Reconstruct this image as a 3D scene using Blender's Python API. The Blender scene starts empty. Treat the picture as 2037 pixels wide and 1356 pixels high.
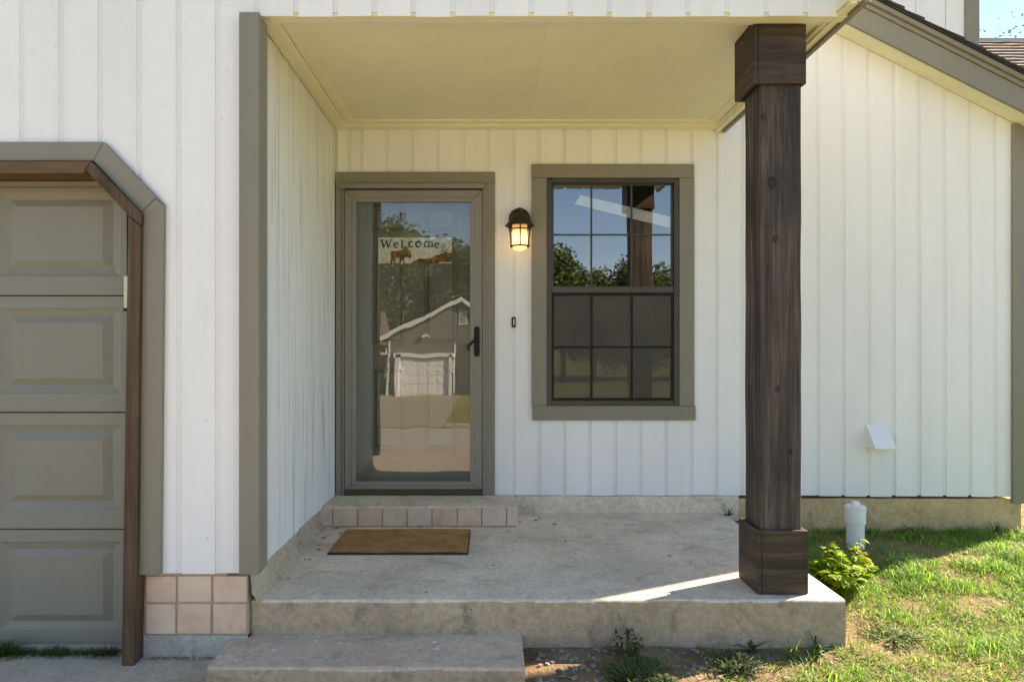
import bpy, bmesh, math, random
from mathutils import Vector, noise as mnoise
random.seed(7)
R = math.radians
scene = bpy.context.scene
col = scene.collection

# ------------------------------------------------------------------ camera
F, VX, VZ, CZ = 1340.0, 972.0, 688.0, 1.0885      # focal length and vanishing point in photo pixels, eye height
W, H = 2037.0, 1356.0
cd = bpy.data.cameras.new('camera'); cam = bpy.data.objects.new('camera', cd); col.objects.link(cam)
cam.location = (0, 0, CZ); cam.rotation_euler = (R(90), 0, 0)
cd.sensor_width = 36; cd.lens = 36 * F / W
cd.shift_x = (W / 2 - VX) / W; cd.shift_y = (VZ - H / 2) / W
cd.clip_start = 0.05; cd.clip_end = 2000
scene.camera = cam

# ------------------------------------------------------------------ sky, sun, exposure
SUN_EL, SUN_AZ = 33.5, 64.4                       # azimuth clockwise from +Y: from the right, a little behind the house front
w = bpy.data.worlds.new('World'); scene.world = w; w.use_nodes = True
nt = w.node_tree; nt.nodes.clear()
sky = nt.nodes.new('ShaderNodeTexSky'); sky.sky_type = 'NISHITA'; sky.sun_disc = False
sky.sun_elevation = R(SUN_EL); sky.sun_rotation = R(SUN_AZ)
sky.air_density = 1.0; sky.dust_density = 0.0; sky.ozone_density = 1.5
bg = nt.nodes.new('ShaderNodeBackground'); bg.inputs[1].default_value = 0.08
wo = nt.nodes.new('ShaderNodeOutputWorld')
nt.links.new(sky.outputs[0], bg.inputs[0]); nt.links.new(bg.outputs[0], wo.inputs[0])
sl = bpy.data.lights.new('sun', 'SUN'); sl.energy = 5.0; sl.angle = R(0.6); sl.color = (1.0, 0.86, 0.66)
so = bpy.data.objects.new('sun', sl); col.objects.link(so)
sd = Vector((math.sin(R(SUN_AZ)) * math.cos(R(SUN_EL)), math.cos(R(SUN_AZ)) * math.cos(R(SUN_EL)), math.sin(R(SUN_EL))))
so.rotation_euler = (-sd).to_track_quat('-Z', 'Y').to_euler(); so.location = (10, 5, 12)
vs = scene.view_settings
vs.view_transform = 'Standard'; vs.look = 'None'; vs.gamma = 1.0; vs.exposure = 1.88; vs.use_curve_mapping = False
vs.use_white_balance = True; vs.white_balance_temperature = 6800; vs.white_balance_tint = 14
scene.cycles.max_bounces = 10; scene.cycles.diffuse_bounces = 5; scene.cycles.transparent_max_bounces = 12
scene.cycles.use_denoising = True

# ------------------------------------------------------------------ helpers
def X(px, Y): return (px - VX) / F * Y
def Z(py, Y): return CZ - (py - VZ) / F * Y
def YF(py, z=0.0): return (CZ - z) * F / (py - VZ)          # depth of a floor point seen at that row

def tag(o, label=None, cat=None, group=None, kind=None):
    if label: o['label'] = label
    if cat: o['category'] = cat
    if group: o['group'] = group
    if kind: o['kind'] = kind
    return o
def empty(name, loc, label=None, cat=None, group=None):
    o = bpy.data.objects.new(name, None); col.objects.link(o); o.location = loc; o.empty_display_size = .1
    return tag(o, label, cat, group)
class MB:
    def __init__(s): s.v = []; s.f = []; s.c = None
    def add(s, vs_, fs):
        n = len(s.v); s.v += [tuple(p) for p in vs_]; s.f += [tuple(i + n for i in f) for f in fs]; return s
    def box(s, x0, x1, y0, y1, z0, z1):
        return s.add([(x, y, z) for z in (z0, z1) for y in (y0, y1) for x in (x0, x1)],
                     [(0, 2, 3, 1), (4, 5, 7, 6), (0, 1, 5, 4), (2, 6, 7, 3), (0, 4, 6, 2), (1, 3, 7, 5)])
    def prism(s, poly, y0, y1):                      # polygon in (x, z) extruded along Y
        n = len(poly)
        a = sum(poly[i][0] * poly[(i + 1) % n][1] - poly[(i + 1) % n][0] * poly[i][1] for i in range(n))
        if a < 0: poly = poly[::-1]
        vs_ = [(p[0], y0, p[1]) for p in poly] + [(p[0], y1, p[1]) for p in poly]
        fs = [tuple(range(n)), tuple(range(2 * n - 1, n - 1, -1))]
        fs += [(i, i + n, (i + 1) % n + n, (i + 1) % n) for i in range(n)]
        return s.add(vs_, fs)
    def prism_x(s, poly, x0, x1, n=1, jit=0.0, flat_from=None):      # polygon in (y, z) extruded along X in n steps, edges slightly uneven
        k = len(poly); vs_ = []; fs = []
        for i in range(n + 1):
            x = x0 + (x1 - x0) * i / n
            for j, p in enumerate(poly):
                q = mnoise.noise_vector(Vector((x * 6, p[0] * 9 + j * .01, p[1] * 9))) * (jit if flat_from is None or p[0] < flat_from else 0)
                vs_.append((x, p[0] + q.y, p[1] + q.z))
        for i in range(n):
            for j in range(k):
                a = i * k + j; b = i * k + (j + 1) % k
                fs.append((a, b, b + k, a + k))
        fs.append(tuple(range(k))[::-1]); fs.append(tuple(n * k + j for j in range(k)))
        return s.add(vs_, fs)
    def tube(s, pts, rads, n=8, cap=True):
        pts = [Vector(p) for p in pts]; base = len(s.v); vs_ = []; fs = []
        if not hasattr(rads, '__len__'): rads = [rads] * len(pts)
        up = None
        for i, p in enumerate(pts):
            d = (pts[min(i + 1, len(pts) - 1)] - pts[max(i - 1, 0)]).normalized()
            if up is None: up = Vector((0, 0, 1)) if abs(d.z) < .9 else Vector((1, 0, 0))
            a = d.cross(up).normalized(); b = a.cross(d).normalized(); up = b
            for k in range(n):
                t = 2 * math.pi * k / n
                vs_.append(p + (a * math.cos(t) + b * math.sin(t)) * rads[i])
        for i in range(len(pts) - 1):
            for k in range(n):
                fs.append((i * n + k, i * n + (k + 1) % n, (i + 1) * n + (k + 1) % n, (i + 1) * n + k))
        if cap:
            fs.append(tuple(range(n))[::-1]); fs.append(tuple((len(pts) - 1) * n + k for k in range(n)))
        return s.add(vs_, fs)
    def lathe(s, prof, c, n=24):                     # (r, z) profile round a vertical axis at c
        vs_ = []; fs = []
        for r, z in prof:
            for k in range(n):
                t = 2 * math.pi * k / n; vs_.append((c[0] + r * math.cos(t), c[1] + r * math.sin(t), c[2] + z))
        for i in range(len(prof) - 1):
            for k in range(n):
                fs.append((i * n + k, i * n + (k + 1) % n, (i + 1) * n + (k + 1) % n, (i + 1) * n + k))
        return s.add(vs_, fs)
    def build(s, name, mat, parent=None, bevel=0, seg=1, smooth=False, origin=None):
        me = bpy.data.meshes.new(name); me.from_pydata(s.v, [], s.f)
        if s.c is not None:
            a = me.color_attributes.new('col', 'FLOAT_COLOR', 'POINT'); a.data.foreach_set('color', [q for c in s.c for q in c])
        if bevel or not smooth:
            bm = bmesh.new(); bm.from_mesh(me)
            if s.c is None: bmesh.ops.recalc_face_normals(bm, faces=bm.faces)
            if bevel:
                es = [e for e in bm.edges if len(e.link_faces) == 2 and e.calc_face_angle(0) > R(25)]
                bmesh.ops.bevel(bm, geom=es, offset=bevel, segments=seg, profile=.5, affect='EDGES', clamp_overlap=True)
            bm.to_mesh(me); bm.free()
        if smooth:
            me.polygons.foreach_set('use_smooth', [True] * len(me.polygons))
        me.materials.append(mat)
        o = bpy.data.objects.new(name, me); col.objects.link(o)
        if parent:
            o.parent = parent
            pw = Vector((0, 0, 0)); q = parent
            while q: pw += q.location; q = q.parent
            o.location = -pw                          # mesh coordinates are world coordinates
        return o

# ------------------------------------------------------------------ materials
def nodes_of(name):
    m = bpy.data.materials.new(name); m.use_nodes = True; t = m.node_tree
    return m, t, t.nodes['Principled BSDF'], t.nodes['Material Output']
def N(t, typ, **kw):
    n = t.nodes.new(typ)
    for k, v in kw.items():
        if k.startswith('i_'):
            n.inputs[int(k[2:]) if k[2:].isdigit() else k[2:]].default_value = v
        else: setattr(n, k, v)
    return n
def pos(t, scale=(1, 1, 1)):
    g = N(t, 'ShaderNodeNewGeometry'); mp = N(t, 'ShaderNodeMapping'); mp.inputs['Scale'].default_value = scale
    t.links.new(g.outputs['Position'], mp.inputs['Vector']); return mp.outputs[0]
def noise_(t, scale=(1, 1, 1), s=5, detail=6, rough=.6, dist=0):
    n = N(t, 'ShaderNodeTexNoise'); n.inputs['Scale'].default_value = s; n.inputs['Detail'].default_value = detail
    n.inputs['Roughness'].default_value = rough; n.inputs['Distortion'].default_value = dist
    t.links.new(pos(t, scale), n.inputs['Vector']); return n.outputs['Fac']
def ramp(t, fac, stops):
    r = N(t, 'ShaderNodeValToRGB'); el = r.color_ramp.elements
    while len(el) < len(stops): el.new(.5)
    for e, (p, c) in zip(el, stops):
        e.position = p; e.color = (c, c, c, 1) if not hasattr(c, '__len__') else (*c[:3], 1)
    t.links.new(fac, r.inputs[0]); return r.outputs[0]
def mix(t, fac, a, b, mode='MIX'):
    m = N(t, 'ShaderNodeMix', data_type='RGBA', blend_type=mode)
    for s, val in ((m.inputs[0], fac), (m.inputs[6], a), (m.inputs[7], b)):
        if hasattr(val, 'links') or hasattr(val, 'is_output'): t.links.new(val, s)
        elif hasattr(val, '__len__'): s.default_value = (*val[:3], 1)
        else: s.default_value = val
    return m.outputs[2]
def bump(t, p, fac, strength=.3, dist=.004, prev=None):
    b = N(t, 'ShaderNodeBump'); b.inputs['Strength'].default_value = strength; b.inputs['Distance'].default_value = dist
    t.links.new(fac, b.inputs['Height'])
    if prev: t.links.new(prev, b.inputs['Normal'])
    t.links.new(b.outputs[0], p.inputs['Normal']); return b.outputs[0]
def simple(name, c, rough=.5, metal=0, var=.12, s=8, stretch=(1, 1, 1), bstr=.15, bs=60, bstretch=None, spec=.4):
    m, t, p, o = nodes_of(name)
    p.inputs['Roughness'].default_value = rough; p.inputs['Metallic'].default_value = metal
    p.inputs['Specular IOR Level'].default_value = spec
    d = tuple(x * (1 - var) for x in c); b = tuple(min(1, x * (1 + var)) for x in c)
    t.links.new(ramp(t, noise_(t, stretch, s), [(.3, d), (.7, b)]), p.inputs['Base Color'])
    if bstr: bump(t, p, noise_(t, bstretch or stretch, bs, 4), bstr, .003)
    return m
def painted(name, c, grain=(1, 1, .04), wear=0.0, rough=.55, bstr=.35, spots=.0, tint=(.55, .53, .48)):
    """rough-sawn boards under house paint: fine grain relief, faint dirt, optional worn streaks"""
    m, t, p, o = nodes_of(name)
    p.inputs['Roughness'].default_value = rough; p.inputs['Specular IOR Level'].default_value = .3
    big = noise_(t, (1, 1, .5), 1.7, 5)
    base = ramp(t, big, [(.3, tuple(x * .93 for x in c)), (.7, c)])
    oi = N(t, 'ShaderNodeObjectInfo')
    rv = ramp(t, oi.outputs['Random'], [(0, .955), (1, 1.0)])
    base = mix(t, 1.0, base, rv, 'MULTIPLY')
    dirt = ramp(t, noise_(t, (1, 1, .25), 9, 8, .7), [(.60, 0), (.80, .22)])
    base = mix(t, dirt, base, tint)
    stk = ramp(t, noise_(t, (7, 7, .35), 1, 7, .7), [(.48, 0), (.78, .16)])
    base = mix(t, stk, base, tuple(q * .8 for q in tint))
    if spots:
        sp = ramp(t, noise_(t, (1, 1, .8), 46, 2, .5), [(.735, 0), (.76, spots)])
        base = mix(t, sp, base, (.25, .22, .18))
    if wear:
        st = ramp(t, noise_(t, (26, 26, .55), 1, 5, .65), [(.56, 0), (.70, wear)])
        base = mix(t, st, base, (.42, .43, .42))
        ck = ramp(t, noise_(t, (60, 60, .8), 1, 3, .5), [(.63, 0), (.665, wear)])
        base = mix(t, ck, base, (.10, .10, .09))
    t.links.new(base, p.inputs['Base Color'])
    g = noise_(t, grain, 190, 4, .6)
    n1 = bump(t, p, g, bstr, .0022)
    bump(t, p, noise_(t, (1, 1, 1), 16, 3), .25, .004, n1)
    return m
def wood(name, dark, mid, light, axis='z', rough=.65, scale=30, knots=()):
    m, t, p, o = nodes_of(name)
    st = {'z': (1, 1, .035), 'x': (.035, 1, 1), 'y': (1, .035, 1), 'h': (.05, .05, 1)}[axis]
    p.inputs['Roughness'].default_value = rough; p.inputs['Specular IOR Level'].default_value = .35
    g = noise_(t, st, scale, 8, .68, .6); g2 = noise_(t, st, scale * 5, 4, .6)
    c = ramp(t, g, [(.28, dark), (.5, mid), (.74, light)])
    c = mix(t, ramp(t, g2, [(.45, 0), (.75, .55)]), c, dark)
    patch = ramp(t, noise_(t, (1, 1, 1), 3.2, 4), [(.35, .72), (.65, 1.18)])
    c = mix(t, 1.0, c, patch, 'MULTIPLY')
    ck = ramp(t, noise_(t, tuple(q * 1.0 for q in st), scale * 1.6, 2, .4), [(.70, 0), (.73, .85)])
    c = mix(t, ck, c, tuple(q * .35 for q in dark))
    for kx_, kz_, kr in knots:
        gg = N(t, 'ShaderNodeNewGeometry'); sb_ = N(t, 'ShaderNodeVectorMath', operation='SUBTRACT'); t.links.new(gg.outputs['Position'], sb_.inputs[0]); sb_.inputs[1].default_value = (kx_, 2.97, kz_)
        sc_ = N(t, 'ShaderNodeVectorMath', operation='MULTIPLY'); t.links.new(sb_.outputs[0], sc_.inputs[0]); sc_.inputs[1].default_value = (1 / kr, .15 / kr, .72 / kr)
        ln_ = N(t, 'ShaderNodeVectorMath', operation='LENGTH'); t.links.new(sc_.outputs[0], ln_.inputs[0])
        ad = N(t, 'ShaderNodeMath', operation='MULTIPLY_ADD'); t.links.new(noise_(t, (1, 1, 1), 45, 3), ad.inputs[0]); ad.inputs[1].default_value = .7; t.links.new(ln_.outputs['Value'], ad.inputs[2])
        kf = ramp(t, ad.outputs[0], [(.45, .35), (.62, .7), (.78, .9), (.95, .25), (1.0, 0)])
        c = mix(t, kf, c, tuple(q * .55 for q in dark))
    t.links.new(c, p.inputs['Base Color'])
    n1 = bump(t, p, g2, .55, .003); bump(t, p, g, .5, .006, n1)
    return m
def concrete(name, c, stain=(.16, .14, .11), rough=.85, stain_amt=.5, green=0.0, tan=0.0, pores=.5):
    m, t, p, o = nodes_of(name)
    p.inputs['Roughness'].default_value = rough; p.inputs['Specular IOR Level'].default_value = .25
    b = ramp(t, noise_(t, (1, 1, 1), 2.3, 8, .62, .4), [(.25, tuple(x * .78 for x in c)), (.5, c), (.78, tuple(min(1, x * 1.2) for x in c))])
    b = mix(t, ramp(t, noise_(t, (1, 1, 1), 5.5, 8, .7, .8), [(.52, 0), (.72, stain_amt)]), b, stain)
    if tan: b = mix(t, ramp(t, noise_(t, (1, 1, 1), 3.1, 5, .6, .5), [(.5, 0), (.72, tan)]), b, (.42, .28, .15))
    if green: b = mix(t, ramp(t, noise_(t, (1, 1, 1), 4.4, 6, .65), [(.55, 0), (.72, green)]), b, (.10, .12, .04))
    b = mix(t, 1.0, b, ramp(t, noise_(t, (1, 1, 1), 42, 7, .75), [(.28, .70), (.72, 1.18)]), 'MULTIPLY')
    b = mix(t, ramp(t, noise_(t, (1, 1, 1), 260, 2), [(.25, .35), (.42, 0)]), b, tuple(x * .45 for x in c))
    b = mix(t, ramp(t, noise_(t, (1, 1, 1), 120, 3), [(.66, 0), (.74, pores)]), b, tuple(min(1, x * 1.5) for x in c))
    b = mix(t, ramp(t, noise_(t, (1, 1, 1), 38, 2), [(.735, 0), (.755, .7)]), b, (.06, .055, .05))
    t.links.new(b, p.inputs['Base Color'])
    n1 = bump(t, p, noise_(t, (1, 1, 1), 210, 4), .35, .002)
    bump(t, p, noise_(t, (1, 1, 1), 14, 6), .35, .006, n1)
    return m
def leafmat(name, attr=True, c=(.08, .13, .03), trans=.45, rough=.5):
    m, t, p, o = nodes_of(name)
    p.inputs['Roughness'].default_value = rough; p.inputs['Specular IOR Level'].default_value = .3
    tr = N(t, 'ShaderNodeBsdfTranslucent'); mx = N(t, 'ShaderNodeMixShader'); mx.inputs[0].default_value = trans
    if attr:
        a = N(t, 'ShaderNodeAttribute', attribute_name='col'); src = a.outputs['Color']
        t.links.new(src, p.inputs['Base Color'])
        h = N(t, 'ShaderNodeHueSaturation'); h.inputs['Value'].default_value = 1.7; h.inputs['Saturation'].default_value = 1.05
        t.links.new(src, h.inputs['Color']); t.links.new(h.outputs[0], tr.inputs[0])
    else:
        b = ramp(t, noise_(t, (1, 1, 1), .9, 4), [(.3, tuple(x * .6 for x in c)), (.7, tuple(x * 1.35 for x in c))])
        t.links.new(b, p.inputs['Base Color']); t.links.new(b, tr.inputs[0])
    t.links.new(p.outputs[0], mx.inputs[1]); t.links.new(tr.outputs[0], mx.inputs[2]); t.links.new(mx.outputs[0], o.inputs[0])
    return m
def glassmat(name, refl, tint, wav=0.0, ws=3.0, rough=0.0):
    m, t, p, o = nodes_of(name); t.nodes.remove(p)
    tr = N(t, 'ShaderNodeBsdfTransparent'); tr.inputs[0].default_value = (*tint, 1)
    gl = N(t, 'ShaderNodeBsdfGlossy'); gl.inputs['Roughness'].default_value = rough; gl.inputs['Color'].default_value = (1, 1, 1, 1)
    if wav:
        b = N(t, 'ShaderNodeBump'); b.inputs['Strength'].default_value = 1; b.inputs['Distance'].default_value = wav
        t.links.new(noise_(t, (1, 1, .55), ws, 1, .4), b.inputs['Height']); t.links.new(b.outputs[0], gl.inputs['Normal'])
    mx = N(t, 'ShaderNodeMixShader'); mx.inputs[0].default_value = refl
    t.links.new(tr.outputs[0], mx.inputs[1]); t.links.new(gl.outputs[0], mx.inputs[2]); t.links.new(mx.outputs[0], o.inputs[0])
    return m

WHITE = (.86, .86, .85)
m_white = painted('white_siding_paint', WHITE, spots=.22)
m_worn = painted('worn_white_siding_paint', (.83, .84, .83), wear=.75, spots=.3)
m_back = painted('white_backing_paint', (.83, .83, .815), bstr=.2)
m_gap = painted('dark_gap_paint', (.10, .098, .09), bstr=.2)  # backing coloured dark so the gaps between side wall boards read dark
m_cream = painted('bounce_cream_paint', (.88, .835, .60), grain=(.06, 1, 1), bstr=.3)  # cream includes yellow ground bounce put into the ceiling and soffit colour
m_trim = painted('taupe_trim_paint', (.25, .233, .184), tint=(.16, .14, .11), rough=.5, spots=.35)
m_trimx = painted('taupe_trim_paint_level', (.25, .233, .184), grain=(.05, 1, 1), tint=(.16, .14, .11), rough=.5)
m_gdoor = painted('taupe_garage_door_steel', (.25, .238, .192), grain=(.05, 1, .9), tint=(.20, .18, .145), rough=.45, bstr=.5)
m_storm = simple('taupe_storm_door_metal', (.235, .215, .18), .38, 0, .06, 3, bstr=.03, spec=.5)
m_sweep = simple('brown_door_sweep', (.075, .058, .03), .5, 0, .1, 12, bstr=.05)
m_door = simple('olive_front_door_paint', (.165, .155, .12), .42, 0, .06, 4, bstr=.05)
m_bronze = simple('dark_bronze_window_metal', (.065, .058, .052), .38, .3, .1, 6, bstr=.05, spec=.5)
m_rail = simple('bronze_rail_metal', (.085, .077, .07), .4, .2, .08, 6, bstr=.03)
m_black = simple('black_hardware_metal', (.016, .015, .014), .4, .6, .2, 20, bstr=.1)
m_iron = simple('rusty_bronze_lantern_metal', (.05, .034, .02), .55, .5, .4, 60, bstr=.35, bs=180)
m_post = wood('dark_stained_post_wood', (.020, .015, .012), (.070, .054, .044), (.195, .155, .128), 'z', .75, 34, ((1.251, 1.808, .036), (1.264, 1.562, .022), (1.275, .90, .02), (1.21, 2.1, .016), (1.33, .62, .018)))
m_postx = wood('dark_stained_board_wood', (.022, .014, .010), (.056, .039, .027), (.115, .080, .054), 'h', .62)
m_cedar = wood('brown_cedar_wood', (.042, .023, .012), (.100, .060, .032), (.175, .112, .062), 'z', .7, 22)
m_cedarx = wood('brown_cedar_wood_level', (.050, .028, .014), (.125, .072, .035), (.19, .115, .06), 'x', .7, 22)
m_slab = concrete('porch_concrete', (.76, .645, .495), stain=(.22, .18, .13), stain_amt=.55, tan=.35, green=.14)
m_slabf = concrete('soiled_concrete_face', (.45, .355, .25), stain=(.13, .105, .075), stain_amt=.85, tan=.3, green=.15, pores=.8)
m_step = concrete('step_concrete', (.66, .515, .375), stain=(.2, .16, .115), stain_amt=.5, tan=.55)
m_drive = concrete('driveway_concrete', (.55, .45, .325), stain_amt=.35, tan=.2)
m_found = concrete('foundation_concrete', (.60, .44, .235), stain=(.36, .21, .08), stain_amt=.8, tan=.75)
m_foundg = concrete('mossy_foundation_concrete', (.50, .42, .30), stain_amt=.8, green=.75, tan=.4)
m_foundp = concrete('grey_painted_foundation', (.45, .44, .385), stain_amt=.35, green=.25)
def tilemat():
    m, t, p, o = nodes_of('beige_ceramic_tile'); p.inputs['Roughness'].default_value = .42; p.inputs['Specular IOR Level'].default_value = .35
    b = ramp(t, noise_(t, (1, 1, 1), 11, 7, .65, .5), [(.25, (.48, .31, .205)), (.5, (.64, .455, .325)), (.75, (.72, .56, .42))])
    oi = N(t, 'ShaderNodeObjectInfo'); b = mix(t, ramp(t, oi.outputs['Random'], [(0, 0), (1, .45)]), b, (.70, .58, .48))
    b = mix(t, ramp(t, noise_(t, (1, 1, 1), 55, 2), [(.70, 0), (.74, .6)]), b, (.16, .10, .07))
    t.links.new(b, p.inputs['Base Color']); bump(t, p, noise_(t, (1, 1, 1), 30, 5), .3, .003); return m
m_tile = tilemat()
m_grout = simple('tan_grout', (.43, .335, .26), .9, 0, .15, 30, bstr=.3)
m_shingle = simple('dark_roof_shingle', (.045, .045, .05), .9, 0, .4, 70, bstr=.6, bs=220)
m_brownsh = simple('brown_roof_shingle', (.20, .145, .12), .9, 0, .35, 9, (1, 1, 4), bstr=.5, bs=40)
m_pvc = simple('white_pvc_plastic', (.78, .79, .78), .35, 0, .04, 12, bstr=.05)
m_vent = simple('white_vent_plastic', (.80, .80, .79), .4, 0, .03, 12, bstr=.03)
m_cream_pl = simple('cream_plastic', (.66, .61, .48), .4, 0, .05, 12, bstr=.03)
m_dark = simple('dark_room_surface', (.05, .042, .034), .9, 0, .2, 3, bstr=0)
m_glass_d = glassmat('storm_door_glass', .125, (.86, .88, .84), wav=.0010, ws=4.0)
m_glass_w = glassmat('window_glass', .23, (.7, .74, .72), wav=.0012, ws=4)
def screenmat():
    m, t, p, o = nodes_of('dark_insect_screen'); p.inputs['Base Color'].default_value = (.085, .075, .06, 1); p.inputs['Roughness'].default_value = .55
    t.links.new(ramp(t, noise_(t, (1, 1, 1), 3, 5), [(.3, (.085, .076, .062)), (.7, (.115, .102, .083))]), p.inputs['Base Color'])
    tr = N(t, 'ShaderNodeBsdfTransparent'); mx = N(t, 'ShaderNodeMixShader'); mx.inputs[0].default_value = .58
    t.links.new(tr.outputs[0], mx.inputs[1]); t.links.new(p.outputs[0], mx.inputs[2]); t.links.new(mx.outputs[0], o.inputs[0]); return m
m_screen = screenmat()
def matmat():
    m, t, p, o = nodes_of('coir_doormat_fibre'); p.inputs['Roughness'].default_value = .95; p.inputs['Specular IOR Level'].default_value = .1
    b = ramp(t, noise_(t, (1, 1, 1), 7, 8, .7), [(.3, (.32, .165, .055)), (.55, (.50, .285, .11)), (.8, (.62, .39, .18))])
    b = mix(t, ramp(t, noise_(t, (1, 1, 1), 320, 3), [(.35, .7), (.6, 0)]), b, (.14, .08, .028))
    t.links.new(b, p.inputs['Base Color']); bump(t, p, noise_(t, (1, 1, 1), 300, 4), .6, .003); return m
m_coir = matmat()
m_rubber = simple('dark_mat_binding', (.055, .04, .025), .8, 0, .2, 40, bstr=.3)
def soilmat():
    m, t, p, o = nodes_of('lawn_and_soil_ground'); p.inputs['Roughness'].default_value = .95; p.inputs['Specular IOR Level'].default_value = .1
    soil = ramp(t, noise_(t, (1, 1, 1), 9, 9, .7), [(.25, (.10, .065, .037)), (.5, (.25, .175, .105)), (.75, (.40, .29, .18))])
    far = ramp(t, noise_(t, (1, 1, 1), .9, 9, .72), [(.3, (.17, .18, .045)), (.55, (.29, .275, .085)), (.8, (.42, .36, .16))])
    g = N(t, 'ShaderNodeNewGeometry'); sp = N(t, 'ShaderNodeSeparateXYZ'); t.links.new(g.outputs['Position'], sp.inputs[0])
    th = ramp(t, noise_(t, (1, 1, 1), 3.2, 8, .7), [(.42, 0), (.58, .75)])
    th = mix(t, 1.0, th, ramp(t, mixmath(t, sp.outputs[0], .2, 0.0), [(.24, 0), (.36, 1)]), 'MULTIPLY')
    soil = mix(t, th, soil, (.22, .225, .07))
    soil = mix(t, ramp(t, noise_(t, (1, 1, 1), 95, 3, .6), [(.62, 0), (.70, .6)]), soil, (.42, .34, .25))
    a = ramp(t, mixmath(t, sp.outputs[1], .05, .5), [(.50, 0), (.585, 1)])     # grass blades stand from Y = 1.7 on; beyond that the turf is colour only
    t.links.new(mix(t, a, far, soil), p.inputs['Base Color'])
    n1 = bump(t, p, noise_(t, (1, 1, 1), 60, 8, .7), .8, .02); return m
def mixmath(t, s, k, o):
    m = N(t, 'ShaderNodeMath', operation='MULTIPLY_ADD'); t.links.new(s, m.inputs[0]); m.inputs[1].default_value = k; m.inputs[2].default_value = o
    return m.outputs[0]
m_soil = soilmat()
m_grass = leafmat('grass_blade_green')
m_leaf = leafmat('shrub_leaf_green', trans=.5)
m_tree = leafmat('tree_leaf_green', False, (.115, .14, .042), .35)
m_bark = simple('grey_brown_bark', (.11, .085, .06), .9, 0, .35, 14, (1, 1, .2), bstr=.8, bs=30)
m_chip = simple('white_paint_chip', (.75, .74, .72), .7, 0, .08, 20, bstr=0)
m_pebble = simple('pale_pebble', (.27, .22, .17), .8, 0, .5, 18, bstr=.3)
m_litter = simple('dry_brown_leaf', (.26, .17, .09), .8, 0, .35, 30, bstr=.2)

# ------------------------------------------------------------------ ground, driveway, street
PROF = [(-400, -3.2), (-60, -2.1), (-31, -1.8), (-13, -1.55), (-6.3, -1.2), (1.6, -.285), (2.9, -.205), (4.4, -.12), (7, -.08), (400, .1)]
def lerp_prof(y):
    for (a, za), (b, zb) in zip(PROF, PROF[1:]):
        if a <= y <= b: return za + (zb - za) * (y - a) / (b - a)
    return PROF[0][1] if y < PROF[0][0] else PROF[-1][1]
def sm(x, a, b):
    q = min(1, max(0, (x - a) / (b - a))); return q * q * (3 - 2 * q)
def gz(x, y):
    z = lerp_prof(y) - .035 * (1 - sm(x, -.3, .35)) * sm(y, -4, 2)
    if x > .1 and 1.2 < y < 9: z += .018 * mnoise.noise(Vector((x * 2.2, y * 2.2, 3))) + .008 * mnoise.noise(Vector((x * 9, y * 9, 1)))
    return z
def grid_sheet(xs, ys, zf):
    m = MB(); nx = len(xs)
    m.v = [(x, y, zf(x, y)) for y in ys for x in xs]
    m.f = [(j * nx + i, j * nx + i + 1, (j + 1) * nx + i + 1, (j + 1) * nx + i) for j in range(len(ys) - 1) for i in range(nx - 1)]
    return m
def span(*segs):
    out = []
    for a, b, n in segs: out += [a + (b - a) * i / n for i in range(n)]
    return out + [segs[-1][1]]
g = grid_sheet(span((-400, -40, 6), (-40, -2, 19), (-2, 5, 84), (5, 40, 20), (40, 400, 6)),
               span((-400, -60, 6), (-60, -8, 26), (-8, 1, 18), (1, 5, 60), (5, 12, 20), (12, 400, 12)), gz)
tag(g.build('ground', m_soil, smooth=True), 'uneven lawn and bare soil round the house', 'ground', kind='structure')
dr = grid_sheet(span((-6.5, -.02, 14)), span((-6.3, 1.6, 16), (1.6, 3.2, 8)), lambda x, y: lerp_prof(y) - .035 * sm(y, -4, 2) + .012)
tag(dr.build('driveway', m_drive), 'pale concrete driveway running up to the garage door', 'driveway', kind='structure')
st = grid_sheet(span((-120, 120, 40)), span((-13, -6.3, 6)), lambda x, y: lerp_prof(y) + .012)
tag(st.build('street', concrete('street_concrete', (.52, .475, .385), stain_amt=.3, tan=.15)), 'pale concrete street passing in front of the driveway', 'street', kind='structure')
d2 = grid_sheet(span((-7.4, -1.6, 8)), span((-31, -13, 18)), lambda x, y: lerp_prof(y) + .016)
tag(d2.build('opposite_driveway', concrete('weathered_driveway_concrete', (.42, .365, .265), stain=(.2, .17, .12), stain_amt=.7, tan=.4)), 'weathered driveway across the street leading to grey garage', 'driveway', kind='structure')
kb = MB()
for x0, x1 in ((-1.45, 60), (-60, -7.5)):
    kb.prism_x([(-13.2, lerp_prof(-13.2)), (-13.0, lerp_prof(-13)), (-13.0, lerp_prof(-13) + .13), (-13.2, lerp_prof(-13.2) + .14)], x0, x1, 4)
tag(kb.build('kerb', m_drive), 'concrete kerb on the far side of the street', 'kerb', kind='structure')

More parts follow.
